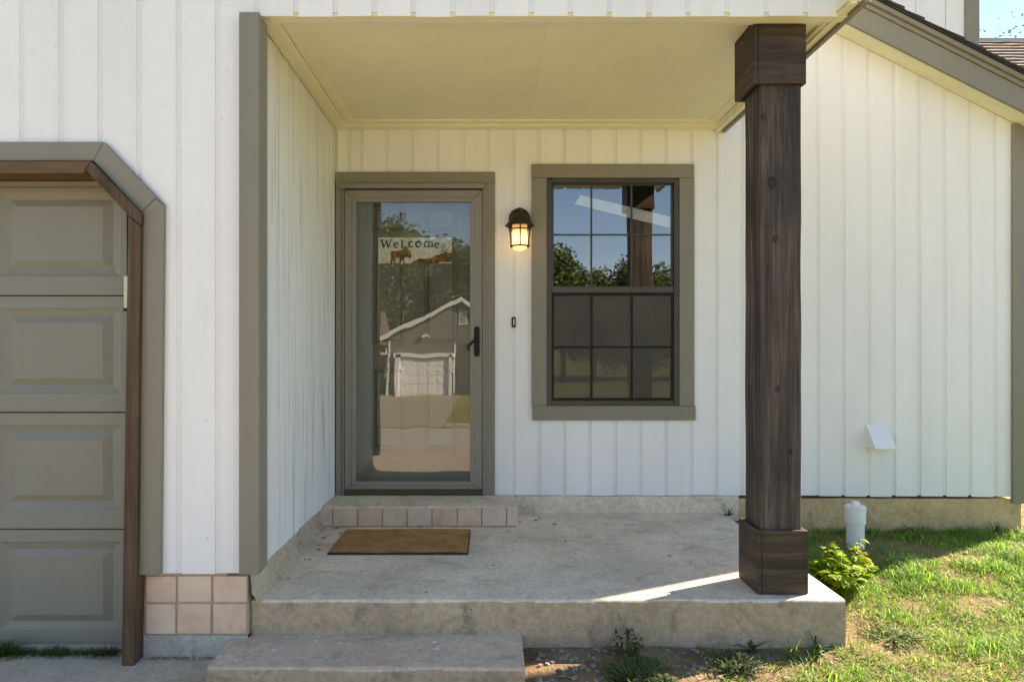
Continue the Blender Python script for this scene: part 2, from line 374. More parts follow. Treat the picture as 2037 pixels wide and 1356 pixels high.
# ------------------------------------------------------------------ the house
YB, YFR, YS = 4.393, 2.84, 2.888           # back porch wall, garage front wall, slab front
XR = -1.0                                  # face of the porch's side wall
house = empty('white_house', (0, 4.6, 0), 'white board-sided house with taupe trim, covered porch and garage', 'house')
def part(name, parent=house):              # an Empty part that holds sub-parts
    o = bpy.data.objects.new(name, None); col.objects.link(o); o.parent = parent; o.location = -parent.location; o.empty_display_size = .05
    return o
def board_poly(x0, x1, bot, top):
    xs = [x0] + sorted(x for x, _ in bot + top if x0 < x < x1) + [x1]
    def ev(fn, x, side):
        for (a, za), (b, zb) in zip(fn, fn[1:]):
            if b > a and (a <= x < b if side > 0 else a < x <= b): return za + (zb - za) * (x - a) / (b - a)
        return fn[0][1] if x <= fn[0][0] else fn[-1][1]
    lo, hi = [], []
    for i, x in enumerate(xs):
        for s in ((1,) if i == 0 else (-1,) if i == len(xs) - 1 else (-1, 1)):
            a = (x, ev(bot, x, s)); b = (x, ev(top, x, s))
            if not lo or a != lo[-1]: lo.append(a)
            if not hi or b != hi[-1]: hi.append(b)
    return lo + hi[::-1]
def boards(parent, edges, bot, top, yface, mat, gw=.0125, name='siding_board', th=.011):
    """vertical siding boards between consecutive groove centres"""
    for a, b in zip(edges, edges[1:]):
        x0, x1 = a + gw, b - gw
        if x1 - x0 < .01: continue
        dz = random.uniform(-.003, .003); dy = random.uniform(-.0012, .0012)
        poly = [(x, z + (dz if i < 2 else 0)) for i, (x, z) in enumerate(board_poly(x0, x1, bot, top))]
        MB().prism(poly, yface + dy, yface + th).build(name, mat, parent, bevel=.0018)

# back porch wall and the gable wall that continues it
gx0 = X(718, YB); GS = 50.5 / F * YB
XC = X(2011, YB)                           # right corner
def gz_top(x): return 2.5525 + .505 * (3.397 - x)
wall = MB()
def wbox(m, x0, x1, z0, z1): m.box(x0, x1, YB + .0058, YB + .11, z0, z1)
DX0, DX1, DZT = XR, X(974, YB), Z(354, YB)
WX0, WX1, WZ0, WZ1 = X(1071.5, YB), X(1374.5, YB), Z(820, YB), Z(342, YB)
ZB = Z(985, YB)
wbox(wall, DX0 - .1, DX1, DZT, 3.2); wbox(wall, DX1, WX0, ZB, 3.2); wbox(wall, WX0, WX1, WZ1, 3.2); wbox(wall, WX0, WX1, ZB, WZ0)
wall.prism([(WX1, ZB), (XC + .02, ZB), (XC + .02, gz_top(XC + .02) + .02), (WX1 + .1, gz_top(WX1 + .1) + .02), (WX1, 3.2)], YB + .0058, YB + .11)
porch_wall = wall.build('porch_wall', m_back, house)
ZT = 2.53
e_door = [XR + .0, X(693.5, YB)] + [gx0 + GS * k for k in range(0, 6)]
boards(porch_wall, e_door, [(-5, DZT), (9, DZT)], [(-5, ZT), (9, ZT)], YB, m_white)
boards(porch_wall, [gx0 + GS * k for k in range(5, 8)], [(-5, ZB), (9, ZB)], [(-5, ZT), (9, ZT)], YB, m_white)
ew = [gx0 + GS * k for k in range(7, 14)]
boards(porch_wall, ew, [(-5, WZ1), (9, WZ1)], [(-5, ZT), (9, ZT)], YB, m_white)
boards(porch_wall, ew, [(-5, ZB), (9, ZB)], [(-5, WZ0), (9, WZ0)], YB, m_white)
er = [gx0 + GS * k for k in range(13, 26)] + [XC + .02]
ZBR = ZB - .012
boards(porch_wall, er, [(-5, ZB), (1.4, ZB), (3.5, ZBR)], [(-5, ZT), (1.50, ZT), (1.5001, gz_top(1.5)), (6, gz_top(6))], YB, m_white)

# side wall of the porch (garage side): boards run along Y
sw = MB(); sw.box(XR - .11, XR - .020, 2.86, YB + .1, .115, 2.6)
side_wall = sw.build('side_wall', m_gap, house)
def side_board(y0, y1, z0, z1):
    m = MB(); m.add([(XR - .0215, y, z) for z in (z0, z1) for y in (y0, y1)] + [(XR + random.uniform(-.0015, .0015), y, z) for z in (z0, z1) for y in (y0, y1)],
                    [(0, 1, 3, 2), (4, 6, 7, 5), (0, 4, 5, 1), (2, 3, 7, 6), (0, 2, 6, 4), (1, 5, 7, 3)])
    m.build('siding_board', m_worn, side_wall, bevel=.0015)
ys = [YB - .166 * k for k in range(0, 10)]
for a, b in zip(ys[1:], ys): side_board(max(a, 2.87) + random.uniform(.004, .0085), b - random.uniform(.003, .0065), .118 + random.uniform(-.004, .004), ZT - .03)

# garage front wall (ground floor piece and the storey above, over the porch)
fz = lambda py: Z(py, YFR); fx = lambda px: X(px, YFR)
S0 = 78.0
fe = [fx(433 + S0 * k) for k in range(-14, 17)]
OPX = fx(298)                                # opening edge, under the trim
ZFB, ZSOF = Z(1140, YFR), Z(33, YFR)
UPX = 1.47                                   # right end of the upper storey front
bot = [(-9, fz(300)), (fx(192), fz(300)), (OPX, fz(412)), (OPX + .0001, ZFB), (-1.03, ZFB), (-1.0299, ZSOF), (3, ZSOF)]
top = [(-9, 5.6), (3, 5.6)]
gw_ = MB()
gw_.prism([(-9, fz(300)), (fx(192), fz(300)), (OPX, fz(412)), (OPX, ZFB), (-1.0, ZFB), (-1.0, ZSOF + .02), (UPX, ZSOF + .02), (UPX, 5.6), (-9, 5.6)], YFR + .0046, YFR + .12)
garage_wall = gw_.build('garage_wall', m_back, house)
ff = [e for e in fe if e < UPX - .03]
i0 = [i for i, e in enumerate(ff) if e > -1.03][0]
boards(garage_wall, ff + [UPX + .013], bot, top, YFR, m_white, gw=.0110)

# corner boards of garage wall
cb = MB()
YC = 2.80
cb.box(X(475, YC), X(515, YC) - .0, YC, YFR - .001, Z(1143, YC), Z(24, YC))
cb.build('corner_board', m_trim, house, bevel=.003)
cb = MB(); cb.box(XR + .0005, X(515, YC) - .0015, YFR - .0005, 2.915, Z(1143, YC) + .002, 2.47)
cb.build('corner_board', m_trim, house, bevel=.003)
cb = MB(); cb.box(XC + .0, XC + .15, YB - .022, YB + .009, Z(1000, YB), gz_top(XC + .05) + .01)  # widened to the right to shift its shadow edge on the slab
cb.build('corner_board', m_trim, house, bevel=.003)

# porch ceiling with edge strips
ZC = 2.52
ce = MB(); ce.box(XR - .02, UPX + .06, YFR + .01, YB + .02, ZC, ZC + .12)
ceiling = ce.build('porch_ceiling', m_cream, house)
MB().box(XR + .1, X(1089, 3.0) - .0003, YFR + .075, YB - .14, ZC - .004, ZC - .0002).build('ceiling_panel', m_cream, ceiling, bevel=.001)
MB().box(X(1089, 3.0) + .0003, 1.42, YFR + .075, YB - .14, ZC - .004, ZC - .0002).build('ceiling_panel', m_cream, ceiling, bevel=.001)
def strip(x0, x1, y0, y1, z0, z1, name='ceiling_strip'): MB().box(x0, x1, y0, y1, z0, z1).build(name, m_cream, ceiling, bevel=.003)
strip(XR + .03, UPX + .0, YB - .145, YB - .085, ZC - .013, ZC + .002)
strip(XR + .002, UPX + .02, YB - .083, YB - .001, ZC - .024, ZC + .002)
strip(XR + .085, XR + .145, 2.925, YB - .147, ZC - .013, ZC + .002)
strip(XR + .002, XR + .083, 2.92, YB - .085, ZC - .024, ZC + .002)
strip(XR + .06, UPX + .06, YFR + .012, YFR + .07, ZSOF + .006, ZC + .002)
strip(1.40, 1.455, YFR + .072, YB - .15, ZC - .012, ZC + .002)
# eave along the right edge of the upper storey
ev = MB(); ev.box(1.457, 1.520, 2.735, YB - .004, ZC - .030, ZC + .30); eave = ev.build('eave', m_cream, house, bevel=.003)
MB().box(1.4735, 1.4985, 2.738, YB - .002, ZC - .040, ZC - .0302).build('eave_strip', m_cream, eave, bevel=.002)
MB().box(1.5205, 1.543, 2.72, YB - .004, ZC - .044, ZC + .32).build('eave_board', m_trim, eave, bevel=.002)

# upper storey body and roof, right wing body and roof (they shade the porch and the drive)
sh = MB()
sh.box(-9, UPX - .002, YFR + .121, 9, 2.66, 5.6)
sh.build('upper_storey', m_white, house)
ur = MB(); ur.prism([(-9.5, 5.6), (1.85, 5.6), (-3.8, 8.0)], 2.5, 9.3); ur.build('upper_roof', m_shingle, house)
sb = MB()
sb.box(XC - .09, XC - .001, YB + .115, 10, -.4, gz_top(XC) + .02)
sb.box(-9, XC, 9.9, 10, -.4, 3); sb.box(-9.1, -9, 2.9, 10, -.4, 5.6)
sb.box(-1.12, -1.02, YB + .12, 9.9, -.3, 2.6)
sb.build('side_and_rear_wall', m_white, house)
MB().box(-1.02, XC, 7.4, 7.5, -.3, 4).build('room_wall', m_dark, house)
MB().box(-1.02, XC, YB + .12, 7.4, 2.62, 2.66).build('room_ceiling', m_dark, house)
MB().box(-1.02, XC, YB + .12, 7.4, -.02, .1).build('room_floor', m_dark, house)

# rake of the right wing
YR0, YR1 = 4.245, YB - .001
def rake_poly(x0, x1, o0, o1): return [(x0, gz_top(x0) + o0), (x1, gz_top(x1) + o0), (x1, gz_top(x1) + o1), (x0, gz_top(x0) + o1)]
XE = 3.82
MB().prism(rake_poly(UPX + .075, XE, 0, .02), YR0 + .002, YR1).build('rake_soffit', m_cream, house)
MB().prism(rake_poly(UPX + .075, XE, -.018, .128), YR0 - .022, YR0).build('rake_board', m_trim, house, bevel=.003)
MB().prism(rake_poly(UPX + .075, XE, .1285, .158), YR0 - .034, YR0 + .05).build('rake_moulding', m_trim, house, bevel=.003)
MB().prism(rake_poly(UPX + .075, XE, .1585, .192), YR0 - .052, YR0 + .05).build('rake_moulding', m_trim, house, bevel=.004)
roof = MB().prism(rake_poly(UPX - .2, XE, .1925, .20), YR0 - .062, 10).build('roof', m_shingle, house)
L = .142; cs = 1 / math.sqrt(1 + .505 ** 2)
k = 0
x = XE + .02
while x > UPX + .05:
    x2 = x - L * cs * 1.25; x1 = x - L * cs
    j = random.uniform(-.006, .006)
    p = [(x + j, gz_top(x) + .201), (x2, gz_top(x2) + .2015), (x2, gz_top(x2) + .2045), (x + j, gz_top(x) + .216 + random.uniform(-.002, .003))]
    MB().prism(p, YR0 - .068 - random.uniform(0, .012), 9.9).build('shingle_course', m_shingle, roof)
    x = x1
# chimney chase rising through the wing roof
YCH = 5.7
ch = MB(); cx0, cx1 = X(1748, YCH), X(1946, YCH); ch.box(cx0 + .012, cx1 - .012, YCH + .01, YCH + .8, 2.6, 6.2)
chim = ch.build('chimney', m_back, house)
ce_ = [cx0 + .09, X(1822, YCH), X(1881, YCH), cx1 - .09]
boards(chim, ce_, [(0, 2.6), (9, 2.6)], [(0, 6.2), (9, 6.2)], YCH, m_white, gw=.004)
for a, b in ((cx0, cx0 + .10), (cx1 - .12, cx1)): MB().box(a, b, YCH - .02, YCH + .1, 2.6, 6.2).build('corner_board', m_trim, chim, bevel=.003)

# foundation strips
def found(name, x0, x1, y0, y1, z0, z1, mat, jit=.004):
    return MB().prism_x([(y1, z0), (y0, z0), (y0, z1), (y1, z1)], x0, x1, max(2, int((x1 - x0) / .05)), jit).build(name, mat, house)
found('foundation', .18, X(1470, YB), YB + .004, YB + .1, -.05, ZB - .004, m_slab)
found('foundation', X(1470, YB), XC + .07, YB + .006, YB + .1, -.4, ZBR - .010, m_found)
f2 = MB()
nn = 30
for i in range(nn + 1):
    y = 2.86 + (YB - 2.86) * i / nn
    q = mnoise.noise(Vector((y * 7, 0, 0))) * .006
    f2.v += [(XR - .012 + q, y, .125), (XR - .006 + q * 1.5, y, .04), (XR + .012 + q, y, .012), (XR + .028 + q * 2, y, -.004)]
f2.f = [(i * 4 + j, i * 4 + j + 1, i * 4 + j + 5, i * 4 + j + 4) for i in range(nn) for j in range(3)]
f2.build('foundation', m_foundg, house)
YT = 2.855
gb = found('foundation', X(288, YT) - .02, -1.022, YT + .0065, YT + .3, -.5, .135, m_grout, .002)
MB().prism_x([(YT + .2, -.5), (YT + .0005, -.5), (YT + .0005, Z(1263, YT)), (YT + .2, Z(1263, YT))], X(286, YT), -1.022, 10, .003).build('painted_base', m_foundp, gb)
cx = [(290, 350), (353, 420), (424, 491)]
for r, (ya, yb) in enumerate(((1146, 1197), (1201, 1260))):
    for a, b in cx:
        o = random.uniform(-1, 1)
        MB().box(X(a - r * .8 + .6, YT), X(b - r * 1.2 - .6, YT), YT + random.uniform(-.001, .001), YT + .014, Z(yb + o * .6, YT), Z(ya + o * .6, YT)).build('tile', m_tile, gb, bevel=.0025, seg=2)

# garage opening: taupe trim, cedar lining, sectional door
YT1, YW = 2.815, 2.79
def pprism(pts, Y, y1): return MB().prism([(X(a, Y), Z(b, Y)) for a, b in pts], Y, y1)
pprism([(-600, 282), (205, 282), (185, 320), (-600, 320)], YT1, YFR + .008).build('garage_trim_board', m_trimx, house, bevel=.003)
pprism([(205.6, 282), (325, 407), (308.5, 394.6), (280.3, 422), (280, 439), (185.6, 320)][:2] + [(308.5, 393.5), (280.5, 421.5), (185.6, 320)], YT1, YFR + .008).build('garage_trim_board', m_trim, house, bevel=.003)
pprism([(309, 394.5), (325, 407.6), (318, 1143), (271, 1143), (280, 423)], YT1, YFR + .008).build('garage_trim_board', m_trim, house, bevel=.003)
pprism([(-600, 321), (180, 321), (169, 338), (166, 345), (-600, 345)], YW, 2.93).build('garage_jamb_board', m_cedarx, house, bevel=.002)
pprism([(180.8, 321.5), (279.6, 423), (279.4, 448), (254.5, 427.5), (169.8, 338)], YW - .004, 2.93).build('garage_jamb_board', m_cedar, house, bevel=.002)
pprism([(254.6, 429), (279.2, 449.5), (271.5, 1140), (266, 1324), (242, 1329)], YW, 2.915).build('garage_jamb_board', m_cedar, house, bevel=.002)
YG = 2.97
# jamb return behind the lining
MB().box(-9, X(254, 2.93), 2.932, 2.968, Z(372, 2.95), 2.3).build('garage_header', m_trimx, house)
MB().box(X(252, 2.93), -1.2, 2.95, 3.05, -.3, 2.2).build('garage_header', m_trim, house)
gdoor = part('garage_door')
ROWS = [Z(1290, YG), Z(1052, YG), Z(820, YG), Z(588, YG), Z(356, YG)]
GXR = X(252, YG)
def section(z0, z1):
    """one steel door section with raised panels pressed into it"""
    m = MB(); yf = YG
    pw = (X(240, YG) - X(-2, YG)); gap = .045; zo = .085
    xr = GXR; xs = []
    x = X(240, YG)
    while x > -6.0: xs.append((x - pw, x)); x -= pw + gap
    za, zb = z0 + zo, z1 - zo + .03
    m.box(-6.3, xr, yf + .02, yf + .045, z0 + .002, z1 - .002)
    def quad(a, b, c, d): m.add([a, b, c, d], [(0, 1, 2, 3)])
    fx0 = -6.3
    cuts = sorted([c for p_ in xs for c in p_])
    quad((-6.3, yf, z0 + .003), (xr, yf, z0 + .003), (xr, yf, za), (-6.3, yf, za))
    quad((-6.3, yf, zb), (xr, yf, zb), (xr, yf, z1 - .003), (-6.3, yf, z1 - .003))
    quad((-6.3, yf, z1 - .003), (xr, yf, z1 - .003), (xr, yf + .02, z1 - .0015), (-6.3, yf + .02, z1 - .0015))
    quad((-6.3, yf + .02, z0 + .0015), (xr, yf + .02, z0 + .0015), (xr, yf, z0 + .003), (-6.3, yf, z0 + .003))
    prev = -6.3
    for a, b in sorted(xs) + [(xr, None)]:
        quad((prev, yf, za), (a, yf, za), (a, yf, zb), (prev, yf, zb))
        if b is None: break
        prev = b
        rings = [(0, 0), (.004, .003), (.038, .013), (.042, .013), (.078, -.001), (.080, -.001)]
        for (i1, d1), (i2, d2) in zip(rings, rings[1:]):
            A = [(a + i1, za + i1 * .85), (b - i1, za + i1 * .85), (b - i1, zb - i1 * .85), (a + i1, zb - i1 * .85)]
            B = [(a + i2, za + i2 * .85), (b - i2, za + i2 * .85), (b - i2, zb - i2 * .85), (a + i2, zb - i2 * .85)]
            for q in range(4):
                r_ = (q + 1) % 4
                quad((A[q][0], yf + d1, A[q][1]), (A[r_][0], yf + d1, A[r_][1]), (B[r_][0], yf + d2, B[r_][1]), (B[q][0], yf + d2, B[q][1]))
        i1, d1 = rings[-1]
        quad((a + i1, yf + d1, za + i1 * .85), (b - i1, yf + d1, za + i1 * .85), (b - i1, yf + d1, zb - i1 * .85), (a + i1, yf + d1, zb - i1 * .85))
    return m
for z0, z1 in zip(ROWS, ROWS[1:]): section(z0, z1).build('door_section', m_gdoor, gdoor)
MB().box(-6.3, GXR, YG + .004, YG + .04, ROWS[0] - .018, ROWS[0] - .001).build('bottom_seal', m_black, gdoor)
MB().box(-6.5, X(286, YG), YG - .06, 3.5, -.5, ROWS[0] - .019).build('garage_floor_edge', m_foundp, house)
MB().box(-6.3, -1.2, 5.5, 5.6, -.3, 2.6).build('garage_rear_wall', m_dark, house)

# entry: casing, storm door, six-panel door behind the glass
YCS = YB - .021
cas = part('door_casing')
MB().box(X(668, YCS), X(680, YCS), YCS, YB - .0005, Z(985, YCS), Z(342, YCS)).build('casing_board', m_trim, cas, bevel=.002)
MB().box(X(680.3, YCS), X(984.5, YCS), YCS, YB - .0005, Z(365, YCS), Z(342, YCS)).build('casing_board', m_trimx, cas, bevel=.002)
MB().box(X(963, YCS), X(984.5, YCS), YCS, YB - .0005, Z(985, YCS), Z(365.4, YCS)).build('casing_board', m_trim, cas, bevel=.002)
MB().box(X(676, YB), X(682, YB), YB - .012, YB + .14, ZB, Z(362, YB)).build('jamb', m_trim, cas)
MB().box(X(961, YB), X(978, YB), YB + .004, YB + .14, ZB, Z(362, YB)).build('jamb', m_trim, cas)
MB().box(X(676, YB), X(978, YB), YB + .004, YB + .14, Z(364, YB), Z(352, YB)).build('jamb', m_trim, cas)
MB().box(X(676, YB), X(978, YB), YB + .002, YB + .14, ZB - .02, ZB + .012).build('threshold', m_sweep, cas)
sdoor = part('storm_door')
YD = YB - .028
MB().box(X(676, YD), X(964, YD), YD - .016, YD + .006, Z(375.5, YD), Z(365.8, YD)).build('drip_cap', m_storm, sdoor, bevel=.003)
MB().box(X(681, YD), X(684, YD), YD - .004, YB, Z(984, YD), Z(376, YD)).build('hinge_rail', m_storm, sdoor, bevel=.001)
MB().box(X(960.4, YD), X(963.6, YD), YD - .008, YB, Z(984, YD), Z(376, YD)).build('latch_rail', m_storm, sdoor, bevel=.001)
def mitre(name, a, b, c, d, y0, y1): pprism_([a, b, c, d], y0, y1).build(name, m_storm, sdoor, bevel=.003)
def pprism_(pts, y0, y1): return MB().prism([(X(a, YD), Z(b, YD)) for a, b in pts], y0, y1)
o_, i_ = (685, 960, 378, 973), (707, 936, 401, 958)
mitre('stile', (o_[0], o_[2]), (i_[0], i_[2]), (i_[0], i_[3]), (o_[0], o_[3]), YD, YB + .005)
mitre('stile', (o_[1], o_[2]), (i_[1], i_[2]), (i_[1], i_[3]), (o_[1], o_[3]), YD, YB + .005)
mitre('rail', (o_[0] + .4, o_[2]), (o_[1] - .4, o_[2]), (i_[1] - .2, i_[2] - .2), (i_[0] + .2, i_[2] - .2), YD, YB + .005)
mitre('rail', (o_[0] + .4, o_[3]), (o_[1] - .4, o_[3]), (i_[1] - .2, i_[3] + .2), (i_[0] + .2, i_[3] + .2), YD, YB + .005)
# glazing bead: a stepped inner frame
for nm, pts in (('bead', [(i_[0] - 7, i_[2] - 7), (i_[0] + 1, i_[2] + 1), (i_[0] + 1, i_[3] - 1), (i_[0] - 7, i_[3] + 7)]), ('bead', [(i_[1] + 7, i_[2] - 7), (i_[1] - 1, i_[2] + 1), (i_[1] - 1, i_[3] - 1), (i_[1] + 7, i_[3] + 7)]),
                ('bead', [(i_[0] - 6.8, i_[2] - 7), (i_[1] + 6.8, i_[2] - 7), (i_[1] - 1.2, i_[2] + 1), (i_[0] + 1.2, i_[2] + 1)]), ('bead', [(i_[0] - 6.8, i_[3] + 7), (i_[1] + 6.8, i_[3] + 7), (i_[1] - 1.2, i_[3] - 1), (i_[0] + 1.2, i_[3] - 1)])):
    pprism_(pts, YD - .006, YD + .02).build(nm, m_storm, sdoor, bevel=.0025)
MB().box(X(685, YD), X(960, YD), YD - .004, YB, Z(984, YD), Z(973.6, YD)).build('door_sweep', m_sweep, sdoor, bevel=.002)
gp = MB(); gp.add([(X(i_[0] - 2, YD), YD + .012, Z(i_[3] + 2, YD)), (X(i_[1] + 2, YD), YD + .012, Z(i_[3] + 2, YD)), (X(i_[1] + 2, YD), YD + .012, Z(i_[2] - 2, YD)), (X(i_[0] - 2, YD), YD + .012, Z(i_[2] - 2, YD))], [(0, 1, 2, 3)])
gp.build('glass_pane', m_glass_d, sdoor)
# handle
hx, yh = X(949, YD), YD - .002
pl = MB()
pr = [(X(944.6, YD) + 0, 0)]
pts = []
hw = .0165; z0, z1 = Z(704, YD), Z(654, YD)
for i in range(9): t_ = math.pi * i / 8; pts.append((hx + hw * math.cos(t_), z1 + hw * math.sin(t_)))
for i in range(9): t_ = math.pi + math.pi * i / 8; pts.append((hx + hw * math.cos(t_), z0 + hw * math.sin(t_)))
pl.prism(pts, YD - .012, YD + .001); pl.build('handle_plate', m_black, sdoor, bevel=.003)
lv = MB(); zl = Z(678, YD)
lv.tube([(hx, YD - .01, zl + .005), (hx, YD - .045, zl + .005), (hx - .012, YD - .055, zl + .004), (hx - .035, YD - .055, zl - .012), (hx - .05, YD - .052, zl - .028), (hx - .054, YD - .05, zl - .045)], [.011, .010, .009, .008, .0075, .007], 10)
lv.build('lever', m_black, sdoor, smooth=True)
MB().tube([(hx, YD - .011, Z(697, YD)), (hx, YD - .022, Z(697, YD))], [.010, .008], 12).build('lock_cylinder', m_black, sdoor)
# inner door
fd = part('front_door'); YI = YB + .085
MB().box(X(680, YB), X(968, YB), YI, YI + .045, ZB + .012, Z(366, YB)).build('door_slab', m_door, fd)
pxs = ((742, 804), (846, 909)); pzs = ((411, 462), (500, 683), (733, 893))
for a, b in pxs:
    for c, d in pzs:
        a_, b_, c_, d_ = X(a, YI), X(b, YI), Z(d, YI), Z(c, YI)
        fr = MB()
        for q in ((a_, b_, c_, c_ + .013), (a_, b_, d_ - .013, d_), (a_, a_ + .013, c_ + .0132, d_ - .0132), (b_ - .013, b_, c_ + .0132, d_ - .0132)): fr.box(q[0], q[1], YI - .018, YI - .0005, q[2], q[3])
        fr.build('panel_moulding', m_door, fd, bevel=.004)
        MB().box(a_ + .022, b_ - .022, YI - .015, YI - .0005, c_ + .022, d_ - .022).build('door_panel', m_door, fd, bevel=.008)
MB().tube([(X(935, YI), YI - .001, Z(690, YI)), (X(935, YI), YI - .05, Z(690, YI)), (X(935, YI), YI - .065, Z(690, YI))], [.012, .012, .026], 14).build('door_knob', m_black, fd, smooth=True)

# window
win = part('window')
YWT = YB - .021
def wb(name, a, b, c, d, y0, y1, mat, bev=.002): MB().box(X(a, YB), X(b, YB), y0, y1, Z(d, YB), Z(c, YB)).build(name, mat, win, bevel=bev)
wb('casing_board', 1057, 1379, 328, 355, YWT, YB - .0005, m_trimx)
wb('casing_board', 1059, 1382, 806.5, 835, YWT, YB - .0005, m_trimx)
wb('casing_board', 1057.5, 1087, 355.4, 806, YWT, YB - .0005, m_trim)
wb('casing_board', 1350, 1379.5, 355.4, 806, YWT, YB - .0005, m_trim)
YW0 = YB - .016
wb('frame', 1087.3, 1097, 357, 806, YW0, YB + .08, m_bronze); wb('frame', 1339.5, 1349.7, 357, 806, YW0, YB + .08, m_bronze)
wb('frame', 1097.2, 1339.3, 355.6, 365, YW0, YB + .08, m_bronze); wb('frame', 1097.2, 1339.3, 796, 806, YW0, YB + .08, m_bronze)
wb('sash', 1097.2, 1101.5, 365, 570, YB + .002, YB + .03, m_bronze, .001); wb('sash', 1335.5, 1339.3, 365, 570, YB + .002, YB + .03, m_bronze, .001)
wb('meeting_rail', 1097.3, 1339.2, 570, 582.5, YW0 + .004, YB + .03, m_rail); wb('sash', 1097.3, 1339.2, 365.2, 368, YB + .002, YB + .03, m_bronze, .001)
wb('screen_frame', 1097.3, 1339.2, 583, 588, YW0 + .006, YB + .02, m_black, .001); wb('screen_frame', 1097.3, 1339.2, 791, 795.8, YW0 + .006, YB + .02, m_black, .001)
wb('screen_frame', 1097.3, 1101.5, 588.2, 790.8, YW0 + .006, YB + .02, m_black, .001); wb('screen_frame', 1335, 1339.2, 588.2, 790.8, YW0 + .006, YB + .02, m_black, .001)
def pane(name, a, b, c, d, y, mat, th=None):
    m = MB(); m.add([(X(a, YB), y, Z(d, YB)), (X(b, YB), y, Z(d, YB)), (X(b, YB), y, Z(c, YB)), (X(a, YB), y, Z(c, YB))], [(0, 1, 2, 3)]); m.build(name, mat, win)
pane('glass_pane', 1100, 1337, 366, 571, YB + .012, m_glass_w)
pane('insect_screen', 1100, 1337, 586, 793, YB - .004, m_screen)
pane('glass_pane', 1100, 1337, 586, 793, YB + .014, m_glass_w)
for a, b in ((1175, 1178.6), (1254.6, 1258.4)):
    wb('muntin', a, b, 368, 570, YB + .006, YB + .0095, m_bronze, 0); wb('muntin', a, b, 588.3, 790.7, YB - .0085, YB - .0045, m_black, 0)
for c, d, a, mm in ((465, 468.2, 0, m_bronze), (688.5, 692, 1, m_black)):
    for p0, p1 in ((1101.6, 1174.8), (1178.8, 1254.4), (1258.6, 1334.9)): wb('muntin', p0, p1, c, d, YB - .0085 if a else YB + .006, YB - .0045 if a else YB + .0095, mm, 0)
# added pale strip behind the upper panes, standing in for a slanted reflection
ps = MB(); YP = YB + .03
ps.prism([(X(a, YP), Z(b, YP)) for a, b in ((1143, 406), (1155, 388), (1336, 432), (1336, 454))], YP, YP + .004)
ps.build('reflection_strip', m_vent, win)

# ------------------------------------------------------------------ porch slab and steps
def rounded(y0, y1, z0, z1, r, n=5):
    pts = [(y1, z0), (y0, z0)]
    for i in range(n + 1):
        t_ = math.pi / 2 * i / n; pts.append((y0 + r - r * math.cos(t_), z1 - r + r * math.sin(t_)))
    return pts + [(y0 + .3 * (y1 - y0), z1), (y0 + .65 * (y1 - y0), z1), (y1, z1)]
sl_ = MB().prism_x(rounded(YS, YB + .12, -.6, 0, .016), -1.017, 1.531, 90, .003, YS + .0155)
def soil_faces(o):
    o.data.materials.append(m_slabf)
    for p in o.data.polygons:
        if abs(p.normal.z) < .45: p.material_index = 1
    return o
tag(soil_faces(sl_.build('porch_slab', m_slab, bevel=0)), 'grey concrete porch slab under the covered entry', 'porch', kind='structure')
stp = MB().prism_x(rounded(2.59, YS + .06, -.6, -.1485, .018), -1.085, .140, 50, .0035, 2.59 + .0175)
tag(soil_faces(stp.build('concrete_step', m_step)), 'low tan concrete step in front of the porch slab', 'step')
ds = empty('tiled_doorstep', (-.4, 4.2, 0), 'low doorstep faced with beige square tiles beneath the door', 'doorstep')
YD0 = 4.062; ZD = .120
MB().prism_x(rounded(YD0 + .003, YB + .02, -.02, ZD, .012), -.996, .172, 30, .002).build('step_body', m_slab, ds)
tx = [515, 588, 732, 875, 1017, 1162, 1308, 1450, 1593, 1660]
for a, b in zip(tx, tx[1:]):
    MB().box(X(460 + a / 2.91 + .9, YD0), X(460 + b / 2.91 - .9, YD0), YD0 - .008 + random.uniform(-.0012, .0012), YD0 + .006, .006, ZD - .006 + random.uniform(-.002, .002)).build('tile', m_tile, ds, bevel=.0025, seg=2)
MB().box(-.992, .17, YD0 - .0005, YD0 + .01, .0, ZD - .012).build('grout', m_grout, ds)

# doormat
mt = empty('doormat', (-.47, 3.74, 0), 'worn brown coir doormat lying before the tiled doorstep', 'doormat')
mm = MB(); n1, n2 = 30, 18; mx0, mx1, my0, my1 = -.837, -.112, 3.515, 3.966
def mz(x, y): return .013 + .0025 * mnoise.noise(Vector((x * 6, y * 6, 0)))
mm.v = [(mx0 + (mx1 - mx0) * i / n1, my0 + (my1 - my0) * j / n2, mz(mx0 + (mx1 - mx0) * i / n1, my0 + (my1 - my0) * j / n2)) for j in range(n2 + 1) for i in range(n1 + 1)]
mm.f = [(j * (n1 + 1) + i, j * (n1 + 1) + i + 1, (j + 1) * (n1 + 1) + i + 1, (j + 1) * (n1 + 1) + i) for j in range(n2) for i in range(n1)]
mm.build('coir_pile', m_coir, mt)
MB().box(mx0 - .006, mx1 + .006, my0 - .006, my1 + .006, .0012, .0095).build('mat_backing', m_rubber, mt, bevel=.003)

